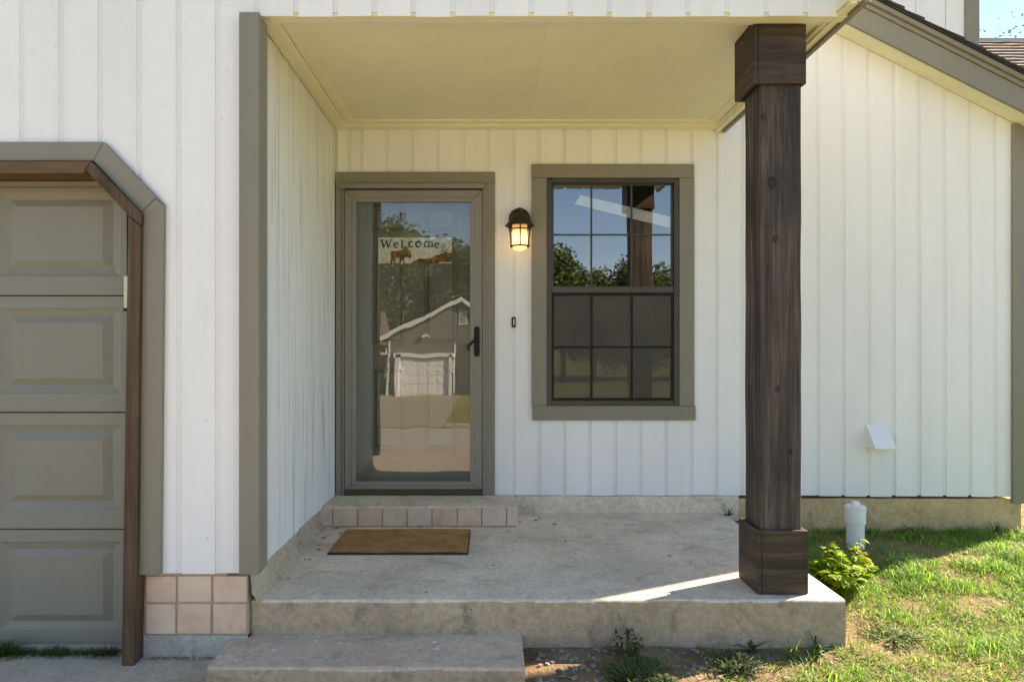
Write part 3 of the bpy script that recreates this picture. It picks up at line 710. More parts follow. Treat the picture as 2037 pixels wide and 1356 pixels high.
# ------------------------------------------------------------------ porch post
post = empty('porch_post', (1.28, 3.06, 0), 'dark stained square wooden post carrying the porch roof corner', 'post')
px0, px1, py0, py1 = 1.177, 1.402, 2.947, 3.173
sx0, sx1, sy0, sy1 = 1.199, 1.380, 2.970, 3.150
shf = MB(); nz = 26; vs_ = []
prof_ = []
for a, b in ((0, 0), (1, 0), (1, 1), (0, 1)): prof_.append((sx0 + (sx1 - sx0) * a, sy0 + (sy1 - sy0) * b))
for i in range(nz + 1):
    z = .002 + (2.516 - .002) * i / nz
    for j, (x, y) in enumerate(prof_):
        q = mnoise.noise_vector(Vector((j * 3.1, z * 4, 2))) * .003
        vs_.append((x + q.x, y + q.y, z))
fs_ = [(i * 4 + j, i * 4 + (j + 1) % 4, i * 4 + 4 + (j + 1) % 4, i * 4 + 4 + j) for i in range(nz) for j in range(4)] + [(3, 2, 1, 0), tuple(nz * 4 + j for j in range(4))]
shf.add(vs_, fs_).build('shaft', m_post, post, bevel=.004)
def wrap(nm, x0, x1, y0, y1, z0, z1, zl=None):
    t_ = .019
    for (a, b, c, d) in ((x0 + t_ + .0008, x1 - t_ - .0008, y0, y0 + t_), (x0 + t_ + .0008, x1 - t_ - .0008, y1 - t_, y1), (x0, x0 + t_, y0 + .002, y1 - .001), (x1 - t_, x1, y0 + .006, y1 - .003)):
        j = random.uniform(-.003, .003)
        MB().box(a, b, c, d, z0, z1 + j if nm == 'base_board' else z1).build(nm, m_postx, post, bevel=.0025, seg=2)
wrap('base_board', px0, px1, py0, py1, .002, .28)
wrap('cap_board', 1.160, 1.392, 2.945, 3.180, Z(166, 2.947), 2.516)

# ------------------------------------------------------------------ wall lantern (lit)
YL = YB - .125
lx = X(1034, YL)
lan = empty('wall_lantern', (lx, YB, 1.6), 'lit rusty bronze wall lantern with amber glass between door and window', 'lantern')
def lz(py): return Z(py, YL)
bp = MB(); pts = []
zc, rr = Z(436, YB), .070
for i in range(17): t_ = math.pi * i / 16; pts.append((lx + .004 + rr * math.cos(t_), zc + rr * math.sin(t_)))
pts += [(lx + .004 - rr, zc - .05), (lx + .004 + rr, zc - .05)]
bp.prism(pts, YB - .022, YB - .001); bp.build('back_plate', m_iron, lan, bevel=.006, seg=2)
am = MB(); am.tube([(lx + .003, YB - .02, zc + .01), (lx + .002, YB - .06, zc + .055), (lx, YL, lz(424))], [.012, .011, .011], 10); am.build('arm', m_iron, lan, smooth=True)
z_b = lz(448)
MB().lathe([(.0, .105), (.014, .102), (.016, .092), (.008, .084), (.012, .078), (.030, .070), (.052, .052), (.062, .032), (.078, .012), (.092, .000), (.094, -.006), (.088, -.008), (.07, .004), (.05, .02)], (lx, YL, z_b), 32).build('hood', m_iron, lan, smooth=True)
zt_, zbm = lz(451), lz(489)
m_amb, t_m, p_m, o_m = nodes_of('amber_lantern_glass')
tr = N(t_m, 'ShaderNodeBsdfTranslucent'); tr.inputs[0].default_value = (1, .84, .56, 1)
p_m.inputs['Base Color'].default_value = (.85, .66, .40, 1); p_m.inputs['Roughness'].default_value = .35
mxs = N(t_m, 'ShaderNodeMixShader'); mxs.inputs[0].default_value = .72
t_m.links.new(p_m.outputs[0], mxs.inputs[1]); t_m.links.new(tr.outputs[0], mxs.inputs[2]); t_m.links.new(mxs.outputs[0], o_m.inputs[0])
rg = .047
MB().lathe([(rg, zt_ - zbm + .012), (rg, .006), (rg * .94, -.012), (rg * .75, -.022), (rg * .4, -.029), (.002, -.031)], (lx, YL, zbm), 28).build('amber_glass', m_amb, lan, smooth=True)
m_bulb, tb_, pb_, ob_ = nodes_of('glowing_bulb'); pb_.inputs['Emission Color'].default_value = (1, .74, .40, 1); pb_.inputs['Emission Strength'].default_value = 3
zbl = lz(473)
MB().lathe([(.001, .03), (.012, .026), (.018, .012), (.018, 0), (.012, -.014), (.001, -.02)], (lx, YL, zbl), 16).build('bulb', m_bulb, lan, smooth=True)
def ring(z, r, t, nm):
    m = MB(); pts_ = [(lx + r * math.cos(2 * math.pi * i / 28), YL + r * math.sin(2 * math.pi * i / 28), z) for i in range(29)]
    m.tube(pts_, t, 6, cap=False); m.build(nm, m_iron, lan, smooth=True)
ring(lz(457), .066, .0045, 'cage_ring'); ring(lz(490), .057, .0055, 'cage_ring')
for a in (-90, 0, 90, 180):
    c_, s_ = math.cos(R(a)), math.sin(R(a))
    MB().tube([(lx + c_ * .072, YL + s_ * .072, lz(449)), (lx + c_ * .066, YL + s_ * .066, lz(457)), (lx + c_ * .060, YL + s_ * .060, lz(467)), (lx + c_ * .056, YL + s_ * .056, lz(480)), (lx + c_ * .057, YL + s_ * .057, lz(491))], .0048, 6).build('cage_rib', m_iron, lan, smooth=True)
pl_ = bpy.data.lights.new('lantern_light', 'POINT'); pl_.energy = .16; pl_.color = (1, .70, .36); pl_.shadow_soft_size = .02
plo = bpy.data.objects.new('lantern_light', pl_); col.objects.link(plo); plo.parent = lan
plo.location = Vector((lx, YL, lz(478))) - lan.location

# doorbell
db = empty('doorbell', (X(1022, YB), YB, .9), 'tiny dark doorbell with pale lit button below the lantern', 'doorbell')
a, b = X(1018.3, YB), X(1025.7, YB)
MB().box(a, b, YB - .014, YB + .0, Z(651, YB), Z(630.5, YB)).build('housing', m_black, db, bevel=.003, seg=2)
MB().box(a + .008, b - .008, YB - .0185, YB - .0142, Z(647, YB), Z(634, YB)).build('button', m_cream_pl, db, bevel=.002)

# dryer vent hood on the gable wall
dv = empty('dryer_vent', (2.52, YB, .45), 'small white plastic dryer vent hood on the gable wall', 'vent')
vx0, vx1 = X(1723, YB), X(1764, YB); vz1, vz0 = Z(846, YB), Z(889, YB)
MB().box(vx0 - .008, vx1 + .008, YB - .007, YB - .0005, vz0, vz1 + .006).build('flange', m_vent, dv, bevel=.002)
hm = MB(); yo = YB - .105
hm.add([(vx0, YB - .007, vz1), (vx1, YB - .007, vz1), (vx1, yo, vz0 + .008), (vx0, yo, vz0 + .008), (vx0, YB - .007, vz0 + .006), (vx1, YB - .007, vz0 + .006), (vx0, yo, vz0 + .002), (vx1, yo, vz0 + .002)],
       [(0, 1, 2, 3), (3, 2, 7, 6), (0, 3, 6, 4), (1, 5, 7, 2)])
hm.build('hood', m_vent, dv)
MB().tube([(0.5 * (vx0 + vx1), YB - .002, .5 * (vz0 + vz1)), (0.5 * (vx0 + vx1), YB - .012, .5 * (vz0 + vz1) - .008)], .035, 16).build('duct', m_black, dv)

# plumbing cleanout
YP = 4.1; px = X(1701.5, YP)
cp = empty('cleanout_pipe', (px, YP, gz(px, YP)), 'white plastic cleanout pipe with square-nut cap behind the bright green plant', 'pipe')
zt = Z(1004, YP)
MB().lathe([(.050, -.35), (.050, zt - .108)], (px, YP, 0), 28).build('pipe', m_pvc, cp, smooth=True)
MB().lathe([(.050, zt - .11), (.0565, zt - .108), (.0575, zt - .10), (.0575, zt - .034), (.057, zt - .008), (.054, zt - .001), (.05, zt), (.001, zt)], (px, YP, 0), 32).build('cap', m_pvc, cp)
for i in range(20):
    t_ = 2 * math.pi * i / 20 + .05
    MB().box(px + .0572 * math.cos(t_) - .002, px + .0572 * math.cos(t_) + .002, YP + .0572 * math.sin(t_) - .002, YP + .0572 * math.sin(t_) + .002, zt - .032, zt - .006).build('cap_rib', m_pvc, cp)
MB().box(px - .019, px + .019, YP - .019, YP + .019, zt - .002, zt + .024).build('square_nut', m_pvc, cp, bevel=.003)

# keypad on the garage jamb
kx = X(250.5, YG)
kp = empty('garage_keypad', (kx, 2.93, 1.2), 'narrow cream keypad box half hidden behind the cedar jamb', 'keypad')
MB().box(X(248.6, 2.93), X(259, 2.93), 2.918, 2.946, Z(619, 2.93), Z(549, 2.93)).build('case', m_cream_pl, kp, bevel=.004, seg=2)
MB().box(X(249.6, 2.93), X(259, 2.93), 2.912, 2.9178, Z(619.5, 2.93), Z(613, 2.93)).build('latch', m_black, kp)

# welcome sign on the inner door
YSG = YI - .02
sg = empty('welcome_sign', (X(825, YSG), YSG, Z(524, YSG)), 'white-washed metal welcome sign with rusty moose and hills on inner door', 'sign')
m_sw, t1, p1, o1 = nodes_of('whitewashed_sign_metal'); p1.inputs['Roughness'].default_value = .6
b_ = ramp(t1, noise_(t1, (1, 1, .25), 38, 6, .7), [(.3, (.42, .36, .26)), (.46, (.72, .70, .66)), (.7, (.82, .82, .82))]); t1.links.new(b_, p1.inputs['Base Color'])
m_rust = simple('rusty_sign_metal', (.20, .075, .018), .75, 0, .5, 40, bstr=.2)
m_letter = simple('dark_cut_letter', (.012, .010, .008), .7, 0, .2, 20, bstr=0)
def sp(u, v): return (X(752.5 + u, YSG), Z(472.5 + v, YSG))     # u, v in photo pixels from the sign's top corner
MB().prism([sp(0, 0), sp(146, 0), sp(146, 51.5), sp(0, 51.5)], YSG, YSG + .004).build('plate', m_sw, sg)
def art(name, pts, mat, d=.003): MB().prism([sp(*q) for q in pts], YSG - d, YSG - .0004).build(name, mat, sg)
K = .2138                                                      # art read off an enlargement: pixels there to photo pixels
def cr(*p): return [((a - 60) * K, (b - 105) * K) for a, b in p]
art('moose', cr((172, 245), (185, 232), (230, 228), (280, 226), (298, 205), (300, 180), (310, 196), (318, 172), (326, 200), (340, 190), (338, 225), (352, 232), (364, 230), (358, 250), (372, 270), (366, 296), (350, 300), (334, 288), (318, 284), (308, 290), (298, 306), (304, 338), (312, 346), (298, 346), (288, 312), (276, 320), (268, 346), (254, 346), (262, 310), (256, 292), (222, 294), (214, 314), (222, 340), (228, 346), (212, 346), (198, 316), (190, 322), (186, 346), (174, 346), (180, 300), (174, 275)), m_rust)
art('hill', cr((365, 346), (400, 322), (440, 300), (500, 302), (550, 296), (590, 274), (630, 262), (680, 240), (742, 250), (742, 330), (700, 336), (640, 328), (610, 346)), m_rust)
m_lilac = simple('pale_grey_tree_cutout', (.38, .37, .42), .6, 0, .1, 20, bstr=0)
art('pine_cutout', cr((625, 240), (645, 212), (636, 212), (652, 182), (644, 182), (667, 126), (690, 182), (682, 182), (698, 212), (690, 212), (712, 240)), m_lilac, .0042)
def letter(strokes, x0, w=1.0):
    m = MB()
    for st_ in strokes:
        for (a, b, t0), (c, d, t1_) in zip(st_, st_[1:]):
            dx, dy = c - a, d - b; l = math.hypot(dx, dy) or 1; nx_, ny_ = -dy / l, dx / l
            P = [(a + nx_ * t0, b + ny_ * t0), (c + nx_ * t1_, d + ny_ * t1_), (c - nx_ * t1_, d - ny_ * t1_), (a - nx_ * t0, b - ny_ * t0)]
            m.prism([sp((x0 + q[0] - 60) * K, (q[1] - 105) * K) for q in P], YSG - .0035 - .0001 * len(m.f) / 6, YSG - .0004)
    m.build('letter', m_letter, sg)
def arc(cx_, cy_, rx, ry, a0, a1, t0=4, t1_=7, n=10): return [(cx_ + rx * math.cos(R(a0 + (a1 - a0) * i / n)), cy_ + ry * math.sin(R(a0 + (a1 - a0) * i / n)), t0 + (t1_ - t0) * math.sin(math.pi * i / n)) for i in range(n + 1)]
letter([[(90, 130, 8), (112, 200, 6)], [(112, 200, 3), (134, 140, 3)], [(134, 132, 8), (156, 200, 6)], [(156, 200, 3), (178, 130, 3)], [(78, 128, 3), (106, 128, 3)], [(166, 128, 3), (192, 128, 3)]], 0)
E_ = [[(210, 176, 3), (244, 176, 3)], arc(228, 177, 20, 23, 0, -310)]
letter(E_, 0)
letter([[(282, 128, 7), (282, 198, 7)], [(268, 198, 3), (298, 198, 3)], [(270, 130, 3), (282, 130, 3)]], 0)
letter([arc(366, 168, 22, 25, -40, -320)], 0)
letter([arc(434, 168, 25, 25, 0, 360, 5, 8, 16)], 0)
letter([[(492, 145, 6), (492, 192, 6)], arc(510, 162, 18, 20, 180, 360, 3, 6, 6), [(528, 160, 6), (528, 192, 6)], arc(546, 162, 18, 20, 180, 360, 3, 6, 6), [(562, 160, 6), (562, 192, 6)], [(482, 192, 3), (574, 192, 3)]], 0)
letter([[(590 + a - 210 , b, c) for a, b, c in s_] for s_ in E_], 0)

# ------------------------------------------------------------------ plants
import numpy as np
rng = np.random.default_rng(3)
def blades(P, Ln, Wd, lean, colr, curl=.5):
    """many bent grass blades as one coloured mesh: P base points, Ln lengths, Wd widths, lean radians"""
    n = len(P); az = rng.uniform(0, 2 * np.pi, n)
    D = np.stack([np.cos(az), np.sin(az), np.zeros(n)], 1); S = np.stack([-np.sin(az), np.cos(az), np.zeros(n)], 1)
    Vs = []
    p = P.copy(); ang = lean.copy()
    for k, wf in enumerate((1., .9, .55, .0)):
        off = S * (Wd * wf * .5)[:, None]
        if wf > 0: Vs += [p - off, p + off]
        else: Vs += [p]
        stp_ = (Ln / 3)[:, None]
        p = p + (D * np.sin(ang)[:, None] + np.array([0, 0, 1]) * np.cos(ang)[:, None]) * stp_
        ang = np.minimum(ang + curl * rng.uniform(.4, 1.6, n), 1.9)
    V = np.stack(Vs, 1).reshape(-1, 3)
    m = MB(); m.v = V.tolist(); f = []
    for i in range(n):
        b = i * 7; f += [(b, b + 1, b + 3, b + 2), (b + 2, b + 3, b + 5, b + 4), (b + 4, b + 5, b + 6)]
    m.f = f; c4 = np.concatenate([colr, np.ones((n, 1))], 1); m.c = np.repeat(c4, 7, 0).tolist()
    return m
def n2(x, y, s, o=0): return mnoise.noise(Vector((x * s, y * s, o)))
def scatter(n, x0, x1, y0, y1, dens):
    out = []
    while len(out) < n:
        x, y = random.uniform(x0, x1), random.uniform(y0, y1)
        if random.random() < dens(x, y): out.append((x, y, gz(x, y) - .004))
    return np.array(out)
def lawn_density(x, y):
    if x < 1.54 and y > YS - .01: return 0
    d = .92 + 1.2 * n2(x, y, 2.3, 5) + .7 * n2(x, y, 7, 9)
    d *= 1 - .97 * math.exp(-(((x - 1.64) / .20) ** 4 + ((y - 3.05) / .30) ** 4))            # bare soil beside the slab
    d *= 1 - .92 * math.exp(-(((x - 2.35) / .6) ** 4 + ((y - 4.06) / .24) ** 4))             # litter under the wall
    d *= 1 - .75 * math.exp(-(((x - 1.95) / .25) ** 2 + ((y - 2.72) / .12) ** 2))
    if x < 1.45: d *= .04 + .7 * sm(x, .75, 1.4) * (1 - sm(y, 2.35, 2.88))
    return max(.05 if x > 1.5 else 0, min(1, d))
def hsv(n, base, spread):
    b = np.array(base) * np.exp(rng.normal(0, spread, (n, 1))); b *= np.exp(rng.normal(0, .10, (n, 3))); return np.clip(b, 0, .8)
def lawn(n, x0, x1, y0, y1, dens, ln=(.03, .088), wd=(.0026, .0052)):
    P = scatter(n, x0, x1, y0, y1, dens)
    tall = np.array([.55 + 1.1 * max(0, n2(p[0], p[1], 4.1, 2) + .25) for p in P])
    Ln = rng.uniform(*ln, n) * tall; Wd = rng.uniform(*wd, n); lean = np.abs(rng.normal(.55, .4, n))
    c = hsv(n, (.16, .275, .042), .36)
    dry = np.array([random.random() < .13 + .5 * max(0, n2(p[0], p[1], 4, 11)) for p in P])
    c[dry] = hsv(int(dry.sum()), (.42, .35, .14), .25); lean[dry] += .5
    return blades(P, Ln, Wd, lean, c)
m = lawn(150000, .4, 4.7, 1.75, 4.39, lawn_density)
tag(m.build('lawn_grass', m_grass, smooth=True), 'patchy green lawn grass beside the porch slab', 'grass', kind='stuff')
m = lawn(16000, 3.56, 9.5, 4.4, 12, lambda x, y: 1, (.06, .14), (.005, .011))
tag(m.build('side_yard_grass', m_grass, smooth=True), 'sunlit yellow-green grass beyond the house corner', 'grass', kind='stuff')
# straw lying flat on the soil
n = 2600
P = scatter(n, .15, 4.5, 1.8, 4.38, lambda x, y: 0 if (x < 1.54 and y > YS - .01) or (x < .16 and y > 2.55) else .8); P[:, 2] += .008
m = blades(P, rng.uniform(.04, .13, n), rng.uniform(.0015, .003, n), np.full(n, 1.45), hsv(n, (.33, .25, .13), .3), .08)
tag(m.build('dry_straw', m_grass, smooth=True), 'dry straw and stems strewn over the bare soil', 'straw', kind='stuff')
# grass in the joint at the garage door
n = 4200
P = np.stack([rng.uniform(X(-40, 2.86), X(238, 2.9), n), rng.normal(2.885, .012, n), np.full(n, -.25)], 1)
keep = np.array([n2(p[0], 0, 4.5, 1) > -.8 for p in P]); P = P[keep]; n = len(P)
m = blades(P, rng.uniform(.025, .075, n) * np.array([.75 + .9 * max(0, n2(p[0], 0, 6, 4) + .3) for p in P]), rng.uniform(.002, .004, n), np.abs(rng.normal(.5, .35, n)), hsv(n, (.075, .115, .028), .25))
tag(m.build('joint_grass', m_grass, smooth=True), 'strip of green grass growing in the joint below the garage door', 'grass', kind='stuff')
# moss and grass along the painted base
n = 160
P = np.stack([rng.uniform(X(290, 2.84), -1.1, n), rng.normal(2.845, .006, n), np.full(n, -.235)], 1)
m = blades(P, rng.uniform(.008, .028, n), rng.uniform(.002, .003, n), np.abs(rng.normal(.5, .4, n)), hsv(n, (.09, .10, .03), .3))
tag(m.build('base_moss', m_grass, smooth=True), 'thin moss and grass at the foot of the painted base', 'moss', kind='stuff')

def leaf(mb, cl, base, d, up, ln, wd, c, fold=.25, droop=.3):
    d = d.normalized(); s = d.cross(up).normalized(); nrm = s.cross(d).normalized()
    pts = []
    for t_, wf in ((0, .08), (.25, .8), (.5, 1.), (.78, .6), (1, 0)):
        mid = base + d * (ln * t_) - nrm * (droop * ln * t_ * t_)
        if wf > 0: pts += [mid - s * wd * wf * .5 + nrm * wd * fold * wf, mid, mid + s * wd * wf * .5 + nrm * wd * fold * wf]
        else: pts += [mid]
    f = []
    for k in range(3): f += [(k * 3, k * 3 + 1, k * 3 + 4, k * 3 + 3), (k * 3 + 1, k * 3 + 2, k * 3 + 5, k * 3 + 4)]
    f += [(9, 10, 12), (10, 11, 12)]
    mb.add(pts, f); cl += [(*c, 1)] * len(pts)
def leafy(name, label, cat, x, y, rad, hgt, nst, nlf, ln, c0, sp_=.25, lobes=0):
    z = gz(x, y); e = empty(name, (x, y, z), label, cat)
    st_, lf, cl = MB(), MB(), []
    for i in range(nst):
        a = random.uniform(0, 2 * math.pi); r = rad * math.sqrt(random.random()); h = hgt * (1 - .55 * (r / rad) ** 2) * random.uniform(.7, 1.08)
        b0 = Vector((x + r * .35 * math.cos(a), y + r * .35 * math.sin(a), z - .01)); tp = Vector((x + r * math.cos(a), y + r * math.sin(a), z + h))
        md = (b0 + tp) / 2 + Vector((0, 0, h * .12))
        st_.tube([b0, md, tp], [.003, .0022, .0012], 5)
        for k in range(nlf):
            q = .25 + .75 * (k + random.random()) / nlf; p = b0.lerp(md, q * 2) if q < .5 else md.lerp(tp, q * 2 - 1)
            aa = random.uniform(0, 2 * math.pi); el = random.uniform(-.3, .7)
            d = Vector((math.cos(aa) * math.cos(el), math.sin(aa) * math.cos(el), math.sin(el)))
            l_ = ln * random.uniform(.6, 1.2); v_ = math.exp(random.gauss(0, sp_)); c = tuple(q_ * v_ for q_ in c0)
            leaf(lf, cl, p, d, Vector((0, 0, 1)), l_, l_ * random.uniform(.45, .6), c)
            if lobes:
                for sgn in (-1, 1):
                    d2_ = d + d.cross(Vector((0, 0, 1))).normalized() * .7 * sgn
                    leaf(lf, cl, p + d * l_ * .12, d2_, Vector((0, 0, 1)), l_ * .7, l_ * .36, c)
    st_.build('stem', m_bark if lobes == 2 else m_stem, e, smooth=True)
    lf.c = cl; fo = lf.build('foliage', m_leaf, e, smooth=True); fo['kind'] = 'stuff'
    return e
m_stem = simple('green_stem', (.10, .13, .04), .6, 0, .2, 20, bstr=0)
leafy('leafy_plant', 'bright yellow-green leafy plant growing at the foot of the white pipe', 'plant', 1.795, 3.455, .165, .225, 50, 8, .052, (.25, .34, .025), .25, 1)
leafy('leafy_plant', 'small bright green sprig leaning against the white pipe base', 'plant', 1.965, 3.585, .075, .25, 12, 7, .045, (.33, .38, .035), .2, 1)
leafy('weed_clump', 'dark green low weed with one upright tuft against the slab face', 'weed', X(1250, 2.83), 2.825, .07, .135, 12, 8, .020, (.07, .115, .03), .3)
leafy('weed_clump', 'spreading dark green mat of tiny-leaved weed on shaded soil', 'weed', X(1262, 2.66), 2.66, .17, .055, 110, 7, .014, (.07, .12, .032), .3)
leafy('weed_clump', 'small dark green weed on soil between the weed mat and lawn', 'weed', X(1320, 2.60), 2.60, .06, .045, 30, 7, .013, (.075, .125, .035), .3)
leafy('weed_clump', 'grey-green creeping weed under the slab edge, at the lawn border', 'weed', X(1462, 2.74), 2.735, .13, .05, 80, 7, .013, (.06, .095, .045), .3)
leafy('weed_clump', 'pale creeping weed mat on sunny soil beside the slab corner', 'weed', X(1765, 3.0), 2.98, .15, .035, 90, 7, .012, (.19, .24, .09), .3)
def tuft(name, label, x, y, z, n_, ln, wd, c, lean=.6):
    P_ = np.stack([rng.normal(x, .012, n_), rng.normal(y, .008, n_), np.full(n_, z)], 1)
    m_ = blades(P_, rng.uniform(.5, 1.1, n_) * ln, rng.uniform(.8, 1.2, n_) * wd, np.abs(rng.normal(lean, .3, n_)), hsv(n_, c, .2), .45)
    tag(m_.build(name, m_grass, smooth=True), label, 'grass tuft')
tuft('grass_tuft', 'dark grass tuft sprouting where porch floor meets the foundation', X(1450, 4.33), 4.335, 0, 12, .11, .010, (.05, .085, .025), .9)
tuft('grass_tuft', 'broad-bladed grass tuft arching from the soil beside the post base', X(1630, 3.40), 3.40, gz(1.66, 3.4), 22, .20, .011, (.07, .12, .03), .55)
tuft('grass_tuft', 'broad-bladed weed sprig standing against the slab front', X(1500, 2.86), 2.86, gz(1.13, 2.86), 9, .12, .012, (.055, .10, .025), .8)
tuft('grass_tuft', 'tall yellowing grass sprig in front of the slab front', X(1575, 2.80), 2.80, gz(1.26, 2.8), 12, .15, .007, (.13, .16, .035), .3)
tuft('grass_tuft', 'broad green blades leaning out by the slab front corner', X(1625, 2.83), 2.83, gz(1.38, 2.83), 12, .13, .010, (.07, .12, .03), .8)
tuft('grass_tuft', 'small dark tuft against the gable foundation below the vent', X(1800, 4.36), 4.36, gz(2.7, 4.36), 14, .10, .007, (.04, .065, .02), .6)
tuft('grass_tuft', 'larger dark tuft against the foundation near the house corner', X(1978, 4.36), 4.36, gz(3.3, 4.36), 26, .13, .007, (.05, .08, .02), .5)

# small things on the ground
def rocks(name, label, cat, n_, area, mat, r, flat=.6):
    m_ = MB()
    for _ in range(n_):
        x, y, z = area(); rr_ = random.uniform(*r); k = 7
        vs2 = []; ph = random.random() * 6
        for zz, q in ((-.3, .8), (.15, 1.), (.55, .6)):
            for i in range(k): t_ = ph + 2 * math.pi * i / k; w_ = random.uniform(.75, 1.2); vs2.append((x + rr_ * q * w_ * math.cos(t_), y + rr_ * q * w_ * math.sin(t_), z + rr_ * flat * zz))
        f_ = [(a_ * k + i, a_ * k + (i + 1) % k, a_ * k + k + (i + 1) % k, a_ * k + k + i) for a_ in range(2) for i in range(k)] + [tuple(2 * k + i for i in range(k))]
        m_.add(vs2, f_)
    tag(m_.build(name, mat), label, cat, kind='stuff')
def soil_area():
    while True:
        x, y = random.uniform(.17, 1.5), random.uniform(2.3, 2.87)
        if random.random() < (1.0 if x < .5 else .35): return x, y, gz(x, y)
rocks('pebbles', 'pale pebbles and bits of gravel on the soil beside the step', 'pebbles', 320, soil_area, m_pebble, (.003, .017), .9)
def chip_area():
    r = random.random()
    if r < .14: x, y = random.uniform(-1.0, .12), random.uniform(2.62, 2.86); return x, y, -.1485 + .0012
    if r < .45: x, y = random.uniform(-.9, 1.1), random.uniform(2.95, 4.0); return x, y, .0012
    if r < .75: x, y = random.gauss(2.38, .07), random.gauss(3.93, .03); return x, y, gz(x, y) + .006
    x, y = random.uniform(1.6, 3.4), random.uniform(2.4, 4.2); return x, y, gz(x, y) + .006
def chips(n_, area, mat, size, name, label, cat):
    m_ = MB()
    for _ in range(n_):
        x, y, z = area(); s_ = random.uniform(*size); a0 = random.random() * 6; k = 5
        P_ = [(x + s_ * random.uniform(.4, 1) * math.cos(a0 + i * 1.2566), y + s_ * .8 * random.uniform(.4, 1) * math.sin(a0 + i * 1.2566), z + random.uniform(0, .002)) for i in range(k)]
        m_.add(P_ + [(p_[0], p_[1], p_[2] + .0015) for p_ in P_], [tuple(range(k))[::-1], tuple(range(k, 2 * k))] + [(i, (i + 1) % k, k + (i + 1) % k, k + i) for i in range(k)])
    tag(m_.build(name, mat), label, cat, kind='stuff')
chips(60, chip_area, m_chip, (.002, .013), 'paint_chips', 'white flakes of paint on step, porch and soil', 'paint chips')
def lit_area():
    r = random.random()
    if r < .4: x, y = random.uniform(.17, 1.5), random.uniform(2.4, 2.87); return x, y, gz(x, y) + .006
    if r < .46: x = XR + .05 + abs(random.gauss(0, .05)); y = random.uniform(2.95, 4.05); return x, y, .003
    if r < .52: x, y = random.uniform(-.9, 1.3), random.uniform(2.95, 4.35); return x, y, .002
    x, y = random.uniform(1.6, 3.4), random.uniform(2.3, 4.3); return x, y, gz(x, y) + .01
chips(150, lit_area, m_litter, (.006, .022), 'leaf_litter', 'dry brown leaf scraps on soil and along the porch edge', 'leaf litter')

# ------------------------------------------------------------------ across the street (seen in the glass), and behind
YO = -31.0; so_ = F / 39.8
ox = lambda px_: (px_ - VX) / so_; oz = lambda py_: CZ - (py_ - VZ) / so_
GZ0 = lerp_prof(-31) + .0
m_grey = painted('grey_siding_paint', (.20, .195, .165), grain=(1, 1, .05), bstr=.5)
m_wht2 = simple('white_house_trim', (.78, .77, .74), .5, 0, .04, 2, bstr=0)
oh = empty('grey_house', (-2.5, YO - 4, GZ0), 'grey gabled house with white trim and garage across the street', 'house')
xl, xa, xr_ = ox(776), ox(916), ox(1056)
zE, zA = oz(674), oz(601)
MB().prism([(xl, GZ0 - .3), (xr_, GZ0 - .3), (xr_, zE), (xa, zA), (xl, zE)], YO - 9, YO).build('wall', m_grey, oh)
for x in np.arange(xl + .2, ox(903), .2):
    MB().box(x, x + .012, YO, YO + .006, oz(711), zE + (x - xl) / (xa - xl) * (zA - zE) - .2).build('batten', m_grey, oh)
sl2 = (zA - zE) / (xa - xl)
for s_ in (-1, 1):
    xe = xa + s_ * (xa - xl + .5); ze = zA - sl2 * (xa - xl + .5)
    MB().prism([(xa, zA + .03), (xe, ze + .03), (xe, ze + .22), (xa, zA + .22)], YO - 9.4, YO + .30).build('roof', m_brownsh, oh)
    MB().prism([(xa, zA + .0), (xe, ze + .0), (xe, ze + .26), (xa, zA + .26)], YO + .3005, YO + .34).build('rake_board', m_wht2, oh)
gx0_, gx1_ = ox(800), ox(892)
od = MB(); od.box(gx0_, gx1_, YO + .005, YO + .04, GZ0 - .02, oz(712)); god = od.build('garage_door', m_wht2, oh)
for i in range(4):
    for j in range(4):
        wI = (gx1_ - gx0_) / 4; hI = (oz(712) - GZ0) / 4
        MB().box(gx0_ + wI * i + .09, gx0_ + wI * (i + 1) - .09, YO + .0405, YO + .06, GZ0 + hI * j + .1, GZ0 + hI * (j + 1) - .1).build('door_panel', m_wht2, god, bevel=.02)
for a, b, c, d in ((792, 800, 785, 704), (892, 898, 785, 704), (788, 902, 709.5, 701)): MB().box(ox(a), ox(b), YO + .002, YO + .22, oz(c) - .02 * (c == 785), oz(d)).build('trim_board', m_wht2, oh)
for a, b, c, d in ((774.5, 779, 786, 680), (902, 906, 781, 681)): MB().box(ox(a), ox(b), YO + .003, YO + .05, oz(c), oz(d)).build('corner_board', m_wht2, oh)
vt = MB(); vt.box(ox(909.5), ox(930), YO + .003, YO + .05, oz(646), oz(620)); vto = vt.build('gable_vent', m_wht2, oh)
for i in range(9): MB().box(ox(912), ox(927.5), YO + .051, YO + .055, oz(643.5 - i * 2.5), oz(642.2 - i * 2.5)).build('vent_slat', m_black, vto)
MB().box(ox(907), ox(1040), YO - .001, YO + .012, GZ0 - .2, oz(681)).build('entry_shade_panel', simple('shaded_entry_tone', (.10, .095, .08), .7, bstr=0), oh)  # flat panel, the shade of the recessed entry put into its dark colour
fl = MB(); fl.tube([(ox(843), YO + .0, oz(667)), (ox(843), YO + .18, oz(666)), (ox(838), YO + .22, oz(670))], .05, 8); fl.tube([(ox(843), YO + .18, oz(666)), (ox(848), YO + .22, oz(670))], .05, 8); fl.build('flood_lamp', m_wht2, oh)
for i in range(4): MB().box(ox(896.2) + .09, ox(899.2) + .09, YO + .0505, YO + .06, oz(722 + 6 * i), oz(718 + 6 * i)).build('plaque', m_wht2, oh)
nh = empty('cream_house', (-13, YO - 3, GZ0), 'cream house with brown roof beside the grey gabled house', 'house')
